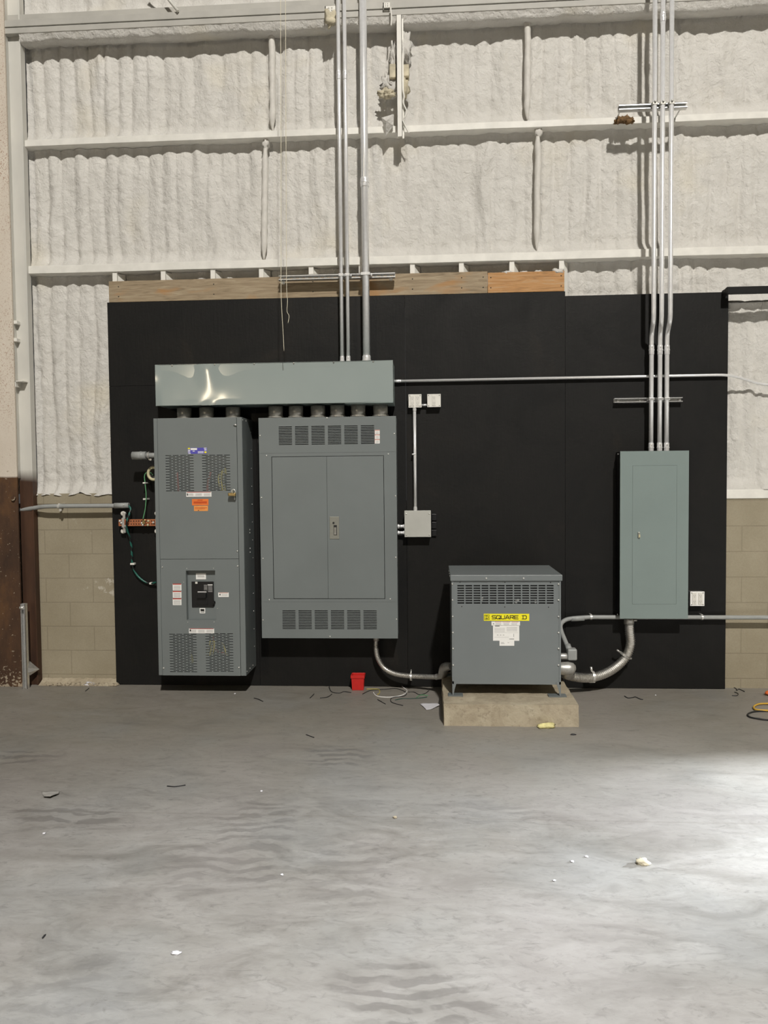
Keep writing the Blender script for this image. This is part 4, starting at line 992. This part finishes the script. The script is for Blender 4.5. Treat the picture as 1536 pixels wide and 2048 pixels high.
# right run
zr = P(1300, 1234.5, -.05).z
q = [(4.59, -.05, zr), (P(1180, 1236, -.05).x, -.05, zr), P(1148, 1236.5, -.055), P(1131, 1240, -.07), P(1121.5, 1249, -.11), P(1122.5, 1262, -.17), P(1130, 1281, -.25), P(1139, 1302, -.33)]
t = thing('gray_conduit', q[0], 'gray conduit from the right wall behind the narrow panel down to the transformer', 'conduit'); gc = t
MB().tube([Vector(q[0])]+spline(q[1:], 8), 0.017, 16).build('tube', 'pvc', t)
for a_, b_ in ((1166, 1236), (1150, 1237)): pass
MB().tube([P(1142, 1238.2, -.055), P(1168, 1236.3, -.05)], 0.0205, 16).build('coupling', 'pvc', t)
for px in (1182, 1404): p = P(px, 1234, -.05); MB().ring((p.x-.007, -.05, zr), (1, 0, 0), .0205, .017, .014, 18).box(p.x-.007, p.x+.007, -.05, 0, zr+.017, zr+.022).build('strap', 'screw', t)
# pipe stub with coupling, left of the cabinet
z = P(290, 911, -.20).z; xa, xb, xc = P(265, 911, -.20).x, P(290, 911, -.20).x, cx0+.003
t = thing('pipe_stub', (xc, -.20, z), 'gray plastic pipe stub with wide coupling poking left from the tall cabinet', 'pipe')
MB().tube([(xb, -.20, z), (xc, -.20, z)], 0.021, 18).build('pipe', 'pvc', t)
b = MB(); b.tube([(xa, -.20, z), (xb+.01, -.20, z)], .0315, 20); b.ring((xa+(xb-xa)*.62, -.20, z), (1, 0, 0), .0335, .03, .012, 20); b.build('coupling', 'pvc', t)
xk = P(298, 911, -.20).x
b = MB(); b.ring((xk-.006, -.20, z), (1, 0, 0), .030, .021, .012, 18); b.box(xk-.006, xk+.006, -.20, -.001, z-.036, z-.028); b.tube([(xk+.02, -.21, z-.034), (xk+.02, -.225, z-.034)], .009, 8); b.build('clamp', 'cast', t)
# bushed pipe end
p = P(311, 947, -.10)
t = thing('bushed_pipe_end', (p.x, 0, p.z), 'pale yellow bushing on dark pipe end peeking out left of the tall cabinet', 'pipe')
MB().ring((p.x, 0, p.z), (-0.15, -1, 0.0), .048, .042, .10, 24).build('pipe', 'nipple', t)
MB().tube([Vector((p.x-.015, -.105, p.z))+Vector((math.cos(a)*.044, 0, math.sin(a)*.050)) for a in [k*2*math.pi/24 for k in range(25)]], .012, 10, caps=False).build('bushing', 'ivory', t)

# ------------------------------------------------------------------ copper ground bar
YB = -0.075
x0, x1, z0, z1 = R4(237, 1038.5, 316, 1052, YB)
gb = thing('ground_bar', ((x0+x1)/2, YB, z0), 'perforated copper ground bar mounted on the plywood left of the tall cabinet', 'ground bar')
hs = []
for k in range(14):
    for v_ in (.28, .72):
        cx = x0+(x1-x0)*(.06+.065*k); cz = z0+(z1-z0)*v_; hs.append((cx-.0045, cx+.0045, cz-.005, cz+.005))
MB().plate(x0, x1+.01, z0, z1, YB, hs, 0.006).build('bar', 'copper', gb)
MB().box(x0, x1+.01, YB+.0065, YB+.0075, z0, z1).build('backing', 'darkslot', gb)
for px in (247, 314.5):
    for py, l in ((1027, 1), (1062.5, 0)):
        p = P(px, py, -.03); MB().tube([(p.x, -.001, p.z), (p.x, -.045, p.z), (p.x, -.05, p.z)], [.019, .019, .012], 16).build('insulator', 'white', gb)
    pa, pb = P(px, 1020, -.06), P(px, 1068, -.06)
    MB().box(pa.x-.012, pa.x+.012, -.056, -.05, pb.z+.01, pa.z-.02).box(pa.x-.012, pa.x+.012, YB-.004, YB, z0-.012, z1+.012).build('bracket', 'galv', gb, bevel=.002)
for px, py in ((240, 1042), (243, 1046), (252, 1052), (284, 1046), (286, 1050), (297, 1042), (296, 1050), (307, 1045)):
    p = P(px, py, YB); screw(gb, (p.x, YB-.002, p.z), .010, .010, name='lug_bolt', mat='ivory' if px in (297, 296) else 'screw')
p = P(288, 1045, YB); MB().box(p.x-.012, p.x+.014, YB-.012, YB-.002, p.z-.012, p.z+.022).build('lug', 'brass', gb, bevel=.003)
cable('ground_wire', [(306, 950), (300, 945), (293, 945), (289, 952), (290, 965), (292, 985), (292, 1000), (290, 1020), (286, 1038)], -.085, .0042, 'green', 'thin bright green ground wire dropping to the copper bar', 'wire', None)
gw = cable('ground_cable', [(258, 1011, -.06), (261, 1018, -.07), (258, 1030, -.09), (253, 1045, -.10), (255, 1062, -.06), (260, 1078, -.03), (263, 1096, -.025), (264, 1120, -.025), (266, 1135, -.025), (274, 1150, -.025), (286, 1161, -.025), (300, 1167, -.025), (310, 1165, -.05), (320, 1160, -.08)], -.03, .0085, 'spiral', 'dark green ground cable curving below the copper bar into the tall cabinet', 'cable')
for k, (px, py, l) in enumerate(((294, 966, 'upper'), (294.5, 998, 'lower'))):
    p = P(px, py, -.03); tag(MB().box(p.x-.012, p.x+.010, -.095, -.001, p.z-.006, p.z+.007).build('cable_clip', 'white', bevel=.002), l+' white clip on the thin green wire', 'clip', 'white wire clips')
for px, py, l in ((265, 1128, 'middle of the dark green cable'), (303, 1167, 'lower bend of the dark green cable')):
    p = P(px, py, -.03); tag(MB().box(p.x-.018, p.x+.018, -.038, -.001, p.z-.008, p.z+.009).build('cable_clip', 'white', bevel=.003), 'white clip at '+l, 'clip', 'white wire clips')

# ------------------------------------------------------------------ concrete pad and transformer
ZP = 0.15
vs = []; fs = []
def pad_mesh():
    b = MB(); nx, nz, ny = 60, 10, 50; X0, X1, Y0, Y1 = 0.062, 0.976, -0.985, -0.115
    def disp(p):
        v_ = Vector(p)*9; return Vector((noise.noise(v_), noise.noise(v_+Vector((7, 0, 0))), 0.6*noise.noise(v_+Vector((0, 9, 0)))))*0.008 + Vector((0, 0, noise.noise(Vector(p)*30)*0.003))
    def grid(o, u, v_, nu, nv):
        vs = []; fs = []
        for j in range(nv+1):
            for i in range(nu+1):
                p = Vector(o)+Vector(u)*(i/nu)+Vector(v_)*(j/nv); q = p+disp(p); q.z = max(q.z, 0) if p.z > 0.001 else 0; vs.append(q)
        for j in range(nv):
            for i in range(nu): a = j*(nu+1)+i; fs.append((a, a+1, a+nu+2, a+nu+1))
        b.add(vs, fs, True)
    grid((X0, Y0, 0), (X1-X0, 0, 0), (0, 0, ZP), nx, nz); grid((X0, Y0, ZP), (X1-X0, 0, 0), (0, Y1-Y0, 0), nx, ny)
    grid((X0, Y1, 0), (0, Y0-Y1, 0), (0, 0, ZP), ny, nz); grid((X1, Y0, 0), (0, Y1-Y0, 0), (0, 0, ZP), ny, nz); grid((X1, Y1, 0), (X0-X1, 0, 0), (0, 0, ZP), nx, nz)
    return b
tag(pad_mesh().build('concrete_pad', 'pad'), 'rough tan concrete housekeeping pad under the transformer', 'concrete pad')

YT, YTb = -0.79, -0.20
tx0, tx1, tz0, tz1 = P(904, 1270, YT).x, P(1121.5, 1270, YT).x, 0.238, 0.985
tr = thing('transformer', ((tx0+tx1)/2, (YT+YTb)/2, ZP), 'dark gray dry-type transformer with yellow sticker standing on the concrete pad', 'transformer')
ls = []
x0, x1, z0, z1 = R4(913.5, 1169, 1108.5, 1208.5, YT)
for r in range(8):
    for k in range(12):
        pw = (x1-x0)/12; ph = (z1-z0)/8; a_ = x0+k*pw+pw*.08; c_ = z1-(r+.5)*ph; ls.append((a_, a_+pw*.84, c_-ph*.27, c_+ph*.27))
MB().plate(tx0, tx1, tz0, tz1, YT, ls, 0.003).build('front_panel', 'trgray', tr)
b = MB(); b.box(tx0, tx0+.003, YT+.004, YTb, tz0, tz1); b.box(tx1-.003, tx1, YT+.004, YTb, tz0, tz1); b.box(tx0, tx1, YTb-.003, YTb, tz0, tz1); b.box(tx0, tx1, YT+.004, YTb, tz0, tz0+.003)
b.build('side_panels', 'trgray', tr)
MB().box(tx0+.01, tx1-.01, YT+.045, YT+.048, tz0+.01, tz1-.01).build('vent_shade_sheet', 'black', tr)  # added black sheet, darkens the view through the transformer louvers
lz0, lz1 = P(1010, 1162, YT-.012).z, 1.014
b = MB(); b.add([(tx0-.010, YT-.014, lz0), (tx1+.010, YT-.014, lz0), (tx1+.010, YTb+.01, lz0), (tx0-.010, YTb+.01, lz0),
                 (tx0-.010, YT-.014, lz1), (tx1+.010, YT-.014, lz1), (tx1+.010, YTb+.01, lz1), (tx0-.010, YTb+.01, lz1)], [(0, 3, 2, 1), (4, 5, 6, 7), (0, 1, 5, 4), (1, 2, 6, 5), (2, 3, 7, 6), (3, 0, 4, 7)])
b.build('lid', 'trgray', tr, bevel=0.004)
b = MB(); b.box(tx0-.001, tx0+.012, YT-.004, YT, tz0, lz0); b.box(tx1-.012, tx1+.001, YT-.004, YT, tz0, lz0); b.build('corner_trim', 'trgray', tr, bevel=.001)
for sx_, a_ in ((1, tx0), (-1, tx1)):
    for yy, sy in ((YT, 1), (YTb, -1)):
        b = MB(); xx0, xx1 = (a_, a_+.034) if sx_ > 0 else (a_-.034, a_)
        b.add([(a_, yy-.004*sy, ZP+.008), (a_+.008*sx_, yy-.004*sy, ZP+.008), (a_+.016*sx_, yy-.004*sy, ZP+.05), (a_+.034*sx_, yy-.004*sy, tz0+.02), (a_, yy-.004*sy, tz0+.02),
               (a_, yy, ZP+.008), (a_+.008*sx_, yy, ZP+.008), (a_+.016*sx_, yy, ZP+.05), (a_+.034*sx_, yy, tz0+.02), (a_, yy, tz0+.02)],
              [(0, 1, 2, 3, 4), (9, 8, 7, 6, 5), (0, 5, 6, 1), (1, 6, 7, 2), (2, 7, 8, 3), (3, 8, 9, 4), (4, 9, 5, 0)])
        b.box(a_, a_+.003*sx_, yy, yy+.06*sy, ZP+.008, tz0)
        lg = b.build('leg', 'trgray', tr)
        MB().box(a_-.030, a_+.075*sx_ if sx_ > 0 else a_+.030, yy-.012*sy, yy+.055*sy, ZP+.001, ZP+.010).build('foot_plate', 'gray_side', lg) if sx_ > 0 else MB().box(a_-.085, a_+.040, yy-.012*sy, yy+.055*sy, ZP+.001, ZP+.010).build('foot_plate', 'gray_side', lg)
for k in range(3):
    x = tx0+(tx1-tx0)*(.2+.3*k); y = (YT+YTb)/2+.05
    c = MB(); c.tube([(x, y, tz0+.08), (x, y, tz0+.58)], .10, 20); c.build('coil', 'nipple', tr)
MB().box(tx0+.05, tx1-.05, -.52, -.40, tz0+.58, tz0+.64).build('core', 'nipple', tr)
for px, py in ((963, 1200), (964, 1196), (1032, 1203), (1036, 1200), (1071, 1203)):
    p = P(px, py, YT+.03); MB().box(p.x-.007, p.x+.007, YT+.02, YT+.03, p.z-.010, p.z+.010).build('terminal', 'screw', tr)
for py in (1168, 1200, 1233, 1265, 1297, 1330):
    for px in (904.5+(py-1168)*.012, 1117): p = P(px, py, YT-.004); screw(tr, (p.x, YT-.004, p.z), 0.0065, 0.006)
for px in (972.5, 1047): p = P(px, 1156.5, YT-.014); screw(tr, (p.x, YT-.014, p.z), 0.0068, 0.006)
for px, py in ((920, 1164.5), (1010, 1164.5), (1101, 1165), (923.5, 1213), (1009.5, 1214), (1097, 1214.5)): p = P(px, py, YT); screw(tr, (p.x, YT, p.z), 0.004, 0.001, mat='darkslot', name='hole')
for y in (YT+.03, YT+.18, YT+.33): screw(tr, (tx0-.010, y, lz1-.012), .005, .004, axis=(-1, 0, 0))
# yellow nameplate
ys = R4(967.5, 1227.5, 1058.5, 1241.5, YT)
yb = MB(); yb.box(ys[0], ys[1], YT-.0016, YT, ys[2], ys[3]); yl = yb.build('brand_sticker', 'yellow', tr); yl['label'] = 'yellow sticker with black lettering'
sw, sh = ys[1]-ys[0], ys[3]-ys[2]
def stroke(b, pts, w_, Y, closed=False):
    n = len(pts)
    for i in range(n if closed else n-1):
        a_ = Vector((pts[i][0], 0, pts[i][1])); c_ = Vector((pts[(i+1) % n][0], 0, pts[(i+1) % n][1])); d = (c_-a_).normalized(); nrm = Vector((-d.z, 0, d.x))*w_/2
        a_ = a_-d*w_/2; c_ = c_+d*w_/2
        q = [a_-nrm, c_-nrm, c_+nrm, a_+nrm]
        b.add([(v_.x, Y, v_.z) for v_ in q]+[(v_.x, Y-.0006, v_.z) for v_ in q], [(0, 1, 2, 3), (7, 6, 5, 4), (0, 4, 5, 1), (1, 5, 6, 2), (2, 6, 7, 3), (3, 7, 4, 0)])
def dee(b, cx, cz, w_, h_, st, Y):
    l, r, bo, to = cx-w_/2, cx+w_/2, cz-h_/2, cz+h_/2; c_ = h_*.22
    stroke(b, [(l, to), (r-c_, to), (r, to-c_), (r, bo+c_), (r-c_, bo), (l, bo)], st, Y)
    stroke(b, [(l+w_*.22, to), (l+w_*.22, bo)], st, Y)
lt = MB(); cz = (ys[2]+ys[3])/2; Yt = YT-.0017
dee(lt, ys[0]+sw*.068, cz, sh*.34, sh*.42, sh*.075, Yt)
fx = ys[0]+sw*.068; f_ = sh*.33; stroke(lt, [(fx-f_, cz-f_), (fx+f_, cz-f_), (fx+f_, cz+f_), (fx-f_, cz+f_)], sh*.06, Yt, True)
dee(lt, ys[0]+sw*.890, cz, sh*.62, sh*.48, sh*.10, Yt)
# SQUARE in strokes
def glyph(ch, x, w_, h_, st):
    c_ = h_*.18
    G_ = {'S': [[(1, 1), (.12, 1), (0, .88), (0, .62), (.12, .5), (.88, .5), (1, .38), (1, .12), (.88, 0), (0, 0)]],
          'Q': [[(.15, 0), (0, .15), (0, .85), (.15, 1), (.85, 1), (1, .85), (1, .15), (.85, 0), (.15, 0)], [(.6, .3), (1.02, -.06)]],
          'U': [[(0, 1), (0, .15), (.15, 0), (.85, 0), (1, .15), (1, 1)]],
          'A': [[(0, 0), (.38, 1), (.62, 1), (1, 0)], [(.16, .3), (.84, .3)]],
          'R': [[(0, 0), (0, 1), (.85, 1), (1, .88), (1, .56), (.85, .44), (0, .44)], [(.6, .44), (1, 0)]],
          'E': [[(1, 1), (0, 1), (0, 0), (1, 0)], [(0, .52), (.9, .52)]]}[ch]
    for line in G_: stroke(lt, [(x+a_*w_, cz-h_/2+b_*h_) for a_, b_ in line], st, Yt)
gx = ys[0]+sw*.185
for ch in 'SQUARE':
    glyph(ch, gx, sw*.078, sh*.46, sh*.10); gx += sw*.0985
lt.build('lettering', 'ink', yl)
# rating plate (grey unreadable print)
sticker(tr, 'warning_sticker', R4(983, 1243, 1040, 1251, YT), YT, 'label', [('pink', .12, .35, .8, .95), ('pink', .38, .66, .8, .95), ('pink', .7, .95, .8, .95), ('print', .05, .09, .3, .6)]+[('print', .14+.28*i, .34+.28*i, .2+.2*k, .26+.2*k) for i in range(3) for k in range(3)], 'white warning sticker with faint red headers under the yellow sticker')
sticker(tr, 'rating_plate', R4(986, 1250.5, 1038.5, 1281.5, YT), YT, 'label', [('ink', .08, .25, .93, .97)]+[('print', .05, .45, .80-.07*k, .815-.07*k) for k in range(4)]+[('print', .52, .92, .86-.06*k, .875-.06*k) for k in range(5)]+[('ink', .15+.11*k, .21+.11*k, .36, .38) for k in range(3)]+[('print', .05, .95, .52, .53), ('print', .05, .6, .22, .23), ('print', .78, .80, .25, .45), ('ink', .62, .80, .10, .13)], 'large white rating plate')
sticker(tr, 'serial_sticker', R4(999, 1281.5, 1028.5, 1291.5, YT), YT, 'label', [('print', .1, .3, .6, .68), ('print', .1, .35, .4, .47), ('print', .55, .65, .6, .68)], 'small white serial sticker')

# ------------------------------------------------------------------ flexible conduits
def flex(pts, r, pitch, label):
    path = resample(spline(pts, 14), pitch/4); rr = []
    for i in range(len(path)): rr.append(r*(1.0 if i % 4 in (1, 2) else 0.84))
    t = thing('flexible_conduit', pts[0], label, 'conduit', 'flexible metal conduits')
    MB().tube(path, rr, 20, smooth=False).build('armor', 'flex', t); return t
fp = [P(752.5, 1277, -.09), P(752, 1296, -.09), P(756, 1317, -.09), P(768, 1336, -.10), P(788, 1347, -.12), P(815, 1351.5, -.14), P(845, 1353, -.17), P(872, 1354, -.22), P(884, 1353, -.25)]
fp[0].z = qz0
f1 = flex(fp, 0.0205, 0.0125, 'thin flexible metal conduit curving from the two-door panel to the transformer')
MB().tube([fp[0]+Vector((0, 0, -.045)), fp[0]+Vector((0, 0, .0))], .0235, 18).build('connector', 'cast', f1)
e0, e1, e2, e3 = P(872, 1354, -.22), P(884, 1350, -.27), P(889, 1335, -.33), Vector((tx0+.003, -.40, P(893, 1331, -.38).z))
MB().tube(spline([e0, e1, e2, e3], 6), [.0235]*5+[.030]*3+[.036]*5+[.034]*3+[.028]*3, 18).build('elbow', 'cast', f1)
p = P(822, 1352, -.13); MB().ring((p.x-.008, -.145, p.z), (1, 0, 0), .0255, .0205, .014, 18).tube([(p.x, -.145, p.z+.025), (p.x+.002, -.12, p.z+.048)], .005, 8).box(p.x-.008, p.x+.008, -.14, -.001, p.z-.034, p.z-.026).build('clamp', 'screw', f1)
fp = [P(1258, 1238, -.09), P(1259, 1262, -.09), P(1261, 1286, -.09), P(1254, 1310, -.10), P(1237, 1330, -.12), P(1212, 1346, -.15), P(1183, 1355, -.18), P(1158, 1355, -.22), P(1138, 1351, -.26), P(1124, 1346, -.29)]
fp[0].z = nz0
f2 = flex(fp, 0.0365, 0.0145, 'thick flexible metal conduit curving from the narrow panel to the transformer')
MB().tube([fp[0]+Vector((0, 0, -.055)), fp[0]], .0385, 20).tube([fp[0]+Vector((.03, -.02, -.02)), fp[0]+Vector((.055, -.02, -.02))], .010, 8).build('connector', 'cast', f2)
zq = P(1136, 1337, -.40).z; xq = P(1151, 1337, -.40).x
el = [Vector((tx1-.002, -.40, zq)), Vector((tx1+.012, -.40, zq)), Vector((tx1+.016, -.40, zq)), Vector((xq-.05, -.40, zq)), Vector((xq-.024, -.40, zq-.003)), Vector((xq-.008, -.40, zq-.007)), Vector((xq, -.40, zq-.010))]
MB().tube(el, [.040, .040, .045, .050, .046, .032, .012], 24).tube([Vector((xq-.045, -.385, zq-.02)), Vector((xq-.055, -.35, zq-.055)), P(1140, 1351, -.28)], [.036, .040, .036], 20).tube([Vector((tx1+.018, -.452, zq+.012)), Vector((tx1+.045, -.452, zq+.012))], .006, 8).build('elbow', 'cast', f2)
p = P(1186, 1353, -.18)
MB().ring(p+Vector((-.008, 0, 0)), (1, .1, .08), .042, .0355, .018, 20).tube([p+Vector((-.01, 0, .04)), p+Vector((-.015, 0, .075))], .009, 8).box(p.x-.03, p.x+.02, -.17, -.001, p.z-.052, p.z-.044).build('clamp', 'screw', f2)
p = P(1249, 1310, -.10)
MB().ring(p+Vector((-.004, 0, -.01)), (.75, 0, 1), .042, .0355, .018, 20).tube([p+Vector((-.03, 0, .02)), p+Vector((-.06, 0, .04))], .008, 8).tube([p+Vector((.03, 0, -.02)), p+Vector((.055, 0, -.03))], .009, 8).build('clamp', 'cast', f2)
# conduit body where the gray conduit enters the transformer
p = P(1143, 1307, -.35)
MB().box(p.x-.034, p.x+.036, -.39, -.31, p.z-.045, p.z+.040).build('elbow_body', 'pvc', gc, bevel=.010)
MB().tube([(tx1-.002, -.35, p.z-.022), (p.x+.03, -.35, p.z-.022)], .026, 16).build('hub', 'cast', gc)
MB().tube([P(1139.5, 1302, -.335), P(1135, 1290, -.30)], .023, 14).build('collar', 'pvc', gc)

# ------------------------------------------------------------------ things on the floor
p = G(715.5, 1381); W2 = .052; H2 = .118
t = thing('red_bin', (p.x, p.y+.045, 0), 'small open red plastic box on the floor below the two-door panel', 'box')
def tub(x, y, w_, h_, t_):
    b = MB(); o = []; i_ = []
    for (z_, s_) in ((0, .88), (h_, 1)):
        for a_, c_ in ((-1, -1), (1, -1), (1, 1), (-1, 1)): o.append((x+a_*w_*s_, y+c_*w_*s_*.9, z_+.001))
    for (z_, s_) in ((.004, .83), (h_, .95)):
        for a_, c_ in ((-1, -1), (1, -1), (1, 1), (-1, 1)): i_.append((x+a_*w_*s_*.96, y+c_*w_*s_*.9*.96, z_+.001))
    b.add(o+i_, [(3, 2, 1, 0), (0, 1, 5, 4), (1, 2, 6, 5), (2, 3, 7, 6), (3, 0, 4, 7), (4, 5, 13, 12), (5, 6, 14, 13), (6, 7, 15, 14), (7, 4, 12, 15), (8, 9, 10, 11), (9, 8, 12, 13), (10, 9, 13, 14), (11, 10, 14, 15), (8, 11, 15, 12)])
    return b
tub(p.x, p.y+.045, W2, H2, .003).build('shell', 'redbox', t, bevel=.0012)
b = MB()
for a_ in (-1, 1):
    b.box(p.x+a_*W2*1.0-.004, p.x+a_*W2+.004, p.y+.045-W2*.95, p.y+.045+W2*.95, H2-.02, H2+.003); b.box(p.x-W2*1.05, p.x+W2*1.05, p.y+.045+a_*W2*.9-.004, p.y+.045+a_*W2*.9+.004, H2-.02, H2+.003)
b.build('rim', 'redbox', t, bevel=.002)
def fwire(pxs, mat, label, r=0.0028, z=0.0035, group='wire offcuts on the floor', name='wire_offcut', n=6, cat='wire'):
    pts = [G(a_[0], a_[1], z) + Vector((0, 0, (a_[2] if len(a_) > 2 else 0))) for a_ in pxs]
    return tag(MB().tube(spline(pts, n), r, 6).build(name, mat), label, cat, group)
fwire([(640, 1396), (655, 1394), (664, 1388)], 'blackcord', 'dark bent wire offcut left of the red box, the longer of two')
fwire([(620, 1396), (628, 1388)], 'blackcord', 'tiny dark wire offcut farthest left of the red box')
fwire([(658, 1374, .01), (661, 1381), (667, 1385), (680, 1386), (688, 1383), (702, 1385)], 'blackcord', 'dark curled wire just left of the red box')
fwire([(671, 1368, .02), (678, 1363, .02), (690, 1361, .02), (703, 1364, .02)], 'green', 'pale green wire arching up to the left side of the red box')
fwire([(725, 1388), (740, 1381), (758, 1379), (775, 1378), (790, 1377), (803, 1380), (813, 1386), (808, 1392), (790, 1394), (782, 1397), (782, 1403), (790, 1407), (806, 1411)], 'blackcord', 'long looping dark wire right of the red box')
fwire([(746, 1384), (752, 1391), (765, 1394), (785, 1394), (805, 1390), (814, 1382), (806, 1374), (786, 1360, .02)], 'label', 'curved white wire right of the red box', r=.0035)
fwire([(733, 1378), (748, 1378), (758, 1379), (759, 1386), (755, 1389)], 'ywire', 'yellow-green wire beside the red box')
fwire([(755, 1399), (771, 1408)], 'blackcord', 'short straight dark wire offcut below the loops')
fwire([(790, 1400), (805, 1397), (820, 1397), (840, 1396), (854, 1394)], 'dgreen', 'dark green wire lying toward the pad')
fwire([(816, 1384), (828, 1384), (838, 1389), (850, 1387), (858, 1381)], 'blackcord', 'dark wavy wire nearest the concrete pad')
fwire([(833, 1395), (842, 1390), (856, 1391)], 'green', 'short green wire nearest the concrete pad')
fwire([(508, 1396), (518, 1399), (526, 1403)], 'blackcord', 'small dark wire offcut below the tall cabinet')
fwire([(171, 1382), (178, 1376)], 'blackcord', 'small dark wire offcut by the white scraps at left')
fwire([(1249, 1392), (1256, 1396), (1266, 1395), (1271, 1394), (1280, 1398), (1286, 1399)], 'blackcord', 'black squiggly wire on the floor below the thick flexible conduit', r=.0035)
fwire([(1463, 1373), (1472, 1377), (1474, 1381), (1478, 1378), (1489, 1383)], 'blackcord', 'upper black squiggle by the right plywood corner', r=.003)
fwire([(1464, 1391), (1474, 1391), (1476, 1387), (1469, 1384)], 'blackcord', 'lower hooked black squiggle by the right plywood corner', r=.003)
fwire([(334, 1572), (350, 1573), (371, 1570)], 'blackcord', 'straight dark wire offcut on the open floor at left', r=.0028)
fwire([(612, 1469), (628, 1475)], 'blackcord', 'short dark wire offcut on the floor in front of the two-door panel')
fwire([(1760, 1398), (1680, 1404), (1600, 1402), (1560, 1406), (1536, 1407), (1518, 1408), (1508, 1413), (1512, 1419), (1536, 1421), (1600, 1424), (1700, 1418)], 'yellowcord', 'yellow extension cord loop at the right edge', r=.0065, z=.012, group=None, name='extension_cord', cat='cord')
fwire([(1720, 1434), (1600, 1426), (1560, 1423), (1536, 1422), (1510, 1423), (1496, 1428), (1500, 1434), (1520, 1438), (1536, 1440), (1600, 1446), (1740, 1442)], 'blackcord', 'black cord loop at the right edge in front of the yellow one', r=.006, z=.007, group=None, name='extension_cord', cat='cord')
p = G(1536, 1391); tag(MB().blob((p.x+.02, p.y, .02), .028, 8, .2, 2, (1.6, 1, .7)).build('orange_plug', 'orangecord'), 'small orange cord end at the right edge near the wall', 'plug')
def scrap(px, py, r, mat, label, sq=(1, 1, .5), seed=0, name='debris_chip', cat='debris', amp=.5, group=None):
    p = G(px, py); mat = 'paper' if mat == 'label' else mat; r = r*.75 if r < .02 else r
    return tag(MB().blob((p.x, p.y, r*sq[2]*.8), r, 7, amp, seed, sq).build(name, mat), label, cat, group)
scrap(1284, 1728, .024, 'chfoam', 'cream foam chunk on the pale floor at right', (1.2, .9, .6), 4, 'foam_chunk')
scrap(1093, 1456, .03, 'dirtyyellow', 'pale yellow foam crumb at the front of the concrete pad', (2.0, .8, .6), 5, 'foam_crumb')
scrap(1144, 1724, .010, 'label', 'small white chip, left of the cream foam chunk', seed=6)
scrap(1173, 1714, .009, 'label', 'tiny white chip just left of the cream foam chunk', seed=7)
scrap(1108, 1762, .009, 'label', 'tiny white chip below the small white chips', seed=8)
scrap(523, 1583, .009, 'label', 'tiny white chip in the middle of the left floor', seed=9)
scrap(352, 1907, .018, 'label', 'flat white chip on the near floor at left', (1.3, .8, .3), 10)
scrap(564, 1750, .009, 'label', 'tiny white chip near the tread marks', seed=11)
scrap(88, 1668, .010, 'label', 'tiny white chip at the far left of the floor joint', seed=12)
scrap(1147, 1470, .014, 'blackcord', 'tiny dark chip right in front of the pad', (1.5, .7, .5), 13)
scrap(790, 1636, .014, 'pad', 'small tan pebble on the centre floor', seed=14)
scrap(1311, 1391, .009, 'label', 'tiny white chip below the narrow panel', seed=15)
scrap(470, 1388, .011, 'label', 'white chip on the floor under the tall cabinet', seed=16)
scrap(57, 1365, .02, 'label', 'white lump beside the upright strut foot', (1, .8, .7), 17)
scrap(88, 1874, .010, 'blackcord', 'small dark chip on the near left floor', (.5, 1.6, .4), 18)
for i, (px, py, r) in enumerate(((180, 1370, .035), (195, 1363, .040), (207, 1362, .025))):
    scrap(px, py, r, 'label', ('left', 'middle', 'right')[i]+' white torn scrap at foot of the left block wall', (1.2, .7, .35), 20+i, 'torn_scrap', 'debris', .8, 'torn white scraps')
def sheet(pxs, mat, label, name, lift=.012, cat='paper'):
    c = [G(a_, b_, .003) for a_, b_ in pxs]; ctr = sum(c, Vector())/len(c); b = MB(); n = len(c); rings = 6; vs = [ctr+Vector((0, 0, .002))]; fs = []
    for k in range(1, rings+1):
        for i in range(n*4):
            a_, b_ = c[(i//4) % n], c[(i//4+1) % n]; q = a_.lerp(b_, (i % 4)/4); p_ = ctr.lerp(q, k/rings)
            vs.append(Vector((p_.x, p_.y, .003+lift*(k/rings)**2*(0.5+noise.noise(Vector((p_.x*12, p_.y*12, 1)))))))
    m_ = n*4
    for i in range(m_): fs.append((0, 1+i, 1+(i+1) % m_))
    for k in range(rings-1):
        for i in range(m_): fs.append((1+k*m_+i, 1+(k+1)*m_+i, 1+(k+1)*m_+(i+1) % m_, 1+k*m_+(i+1) % m_))
    b.add(vs, fs, True); o = b.build(name, mat); s_ = o.modifiers.new('solid', 'SOLIDIFY'); s_.thickness = .0008
    return tag(o, label, cat)
sheet([(840, 1409), (865, 1406), (873, 1407), (879, 1413), (862, 1419), (853, 1420)], 'paper', 'crumpled white paper sheet on the floor left of the concrete pad', 'paper_sheet')
sheet([(83, 1584), (100, 1582), (119, 1584), (117, 1590), (100, 1598), (88, 1596)], 'film', 'thin clear-gray plastic scrap on the left floor', 'plastic_scrap', cat='scrap')
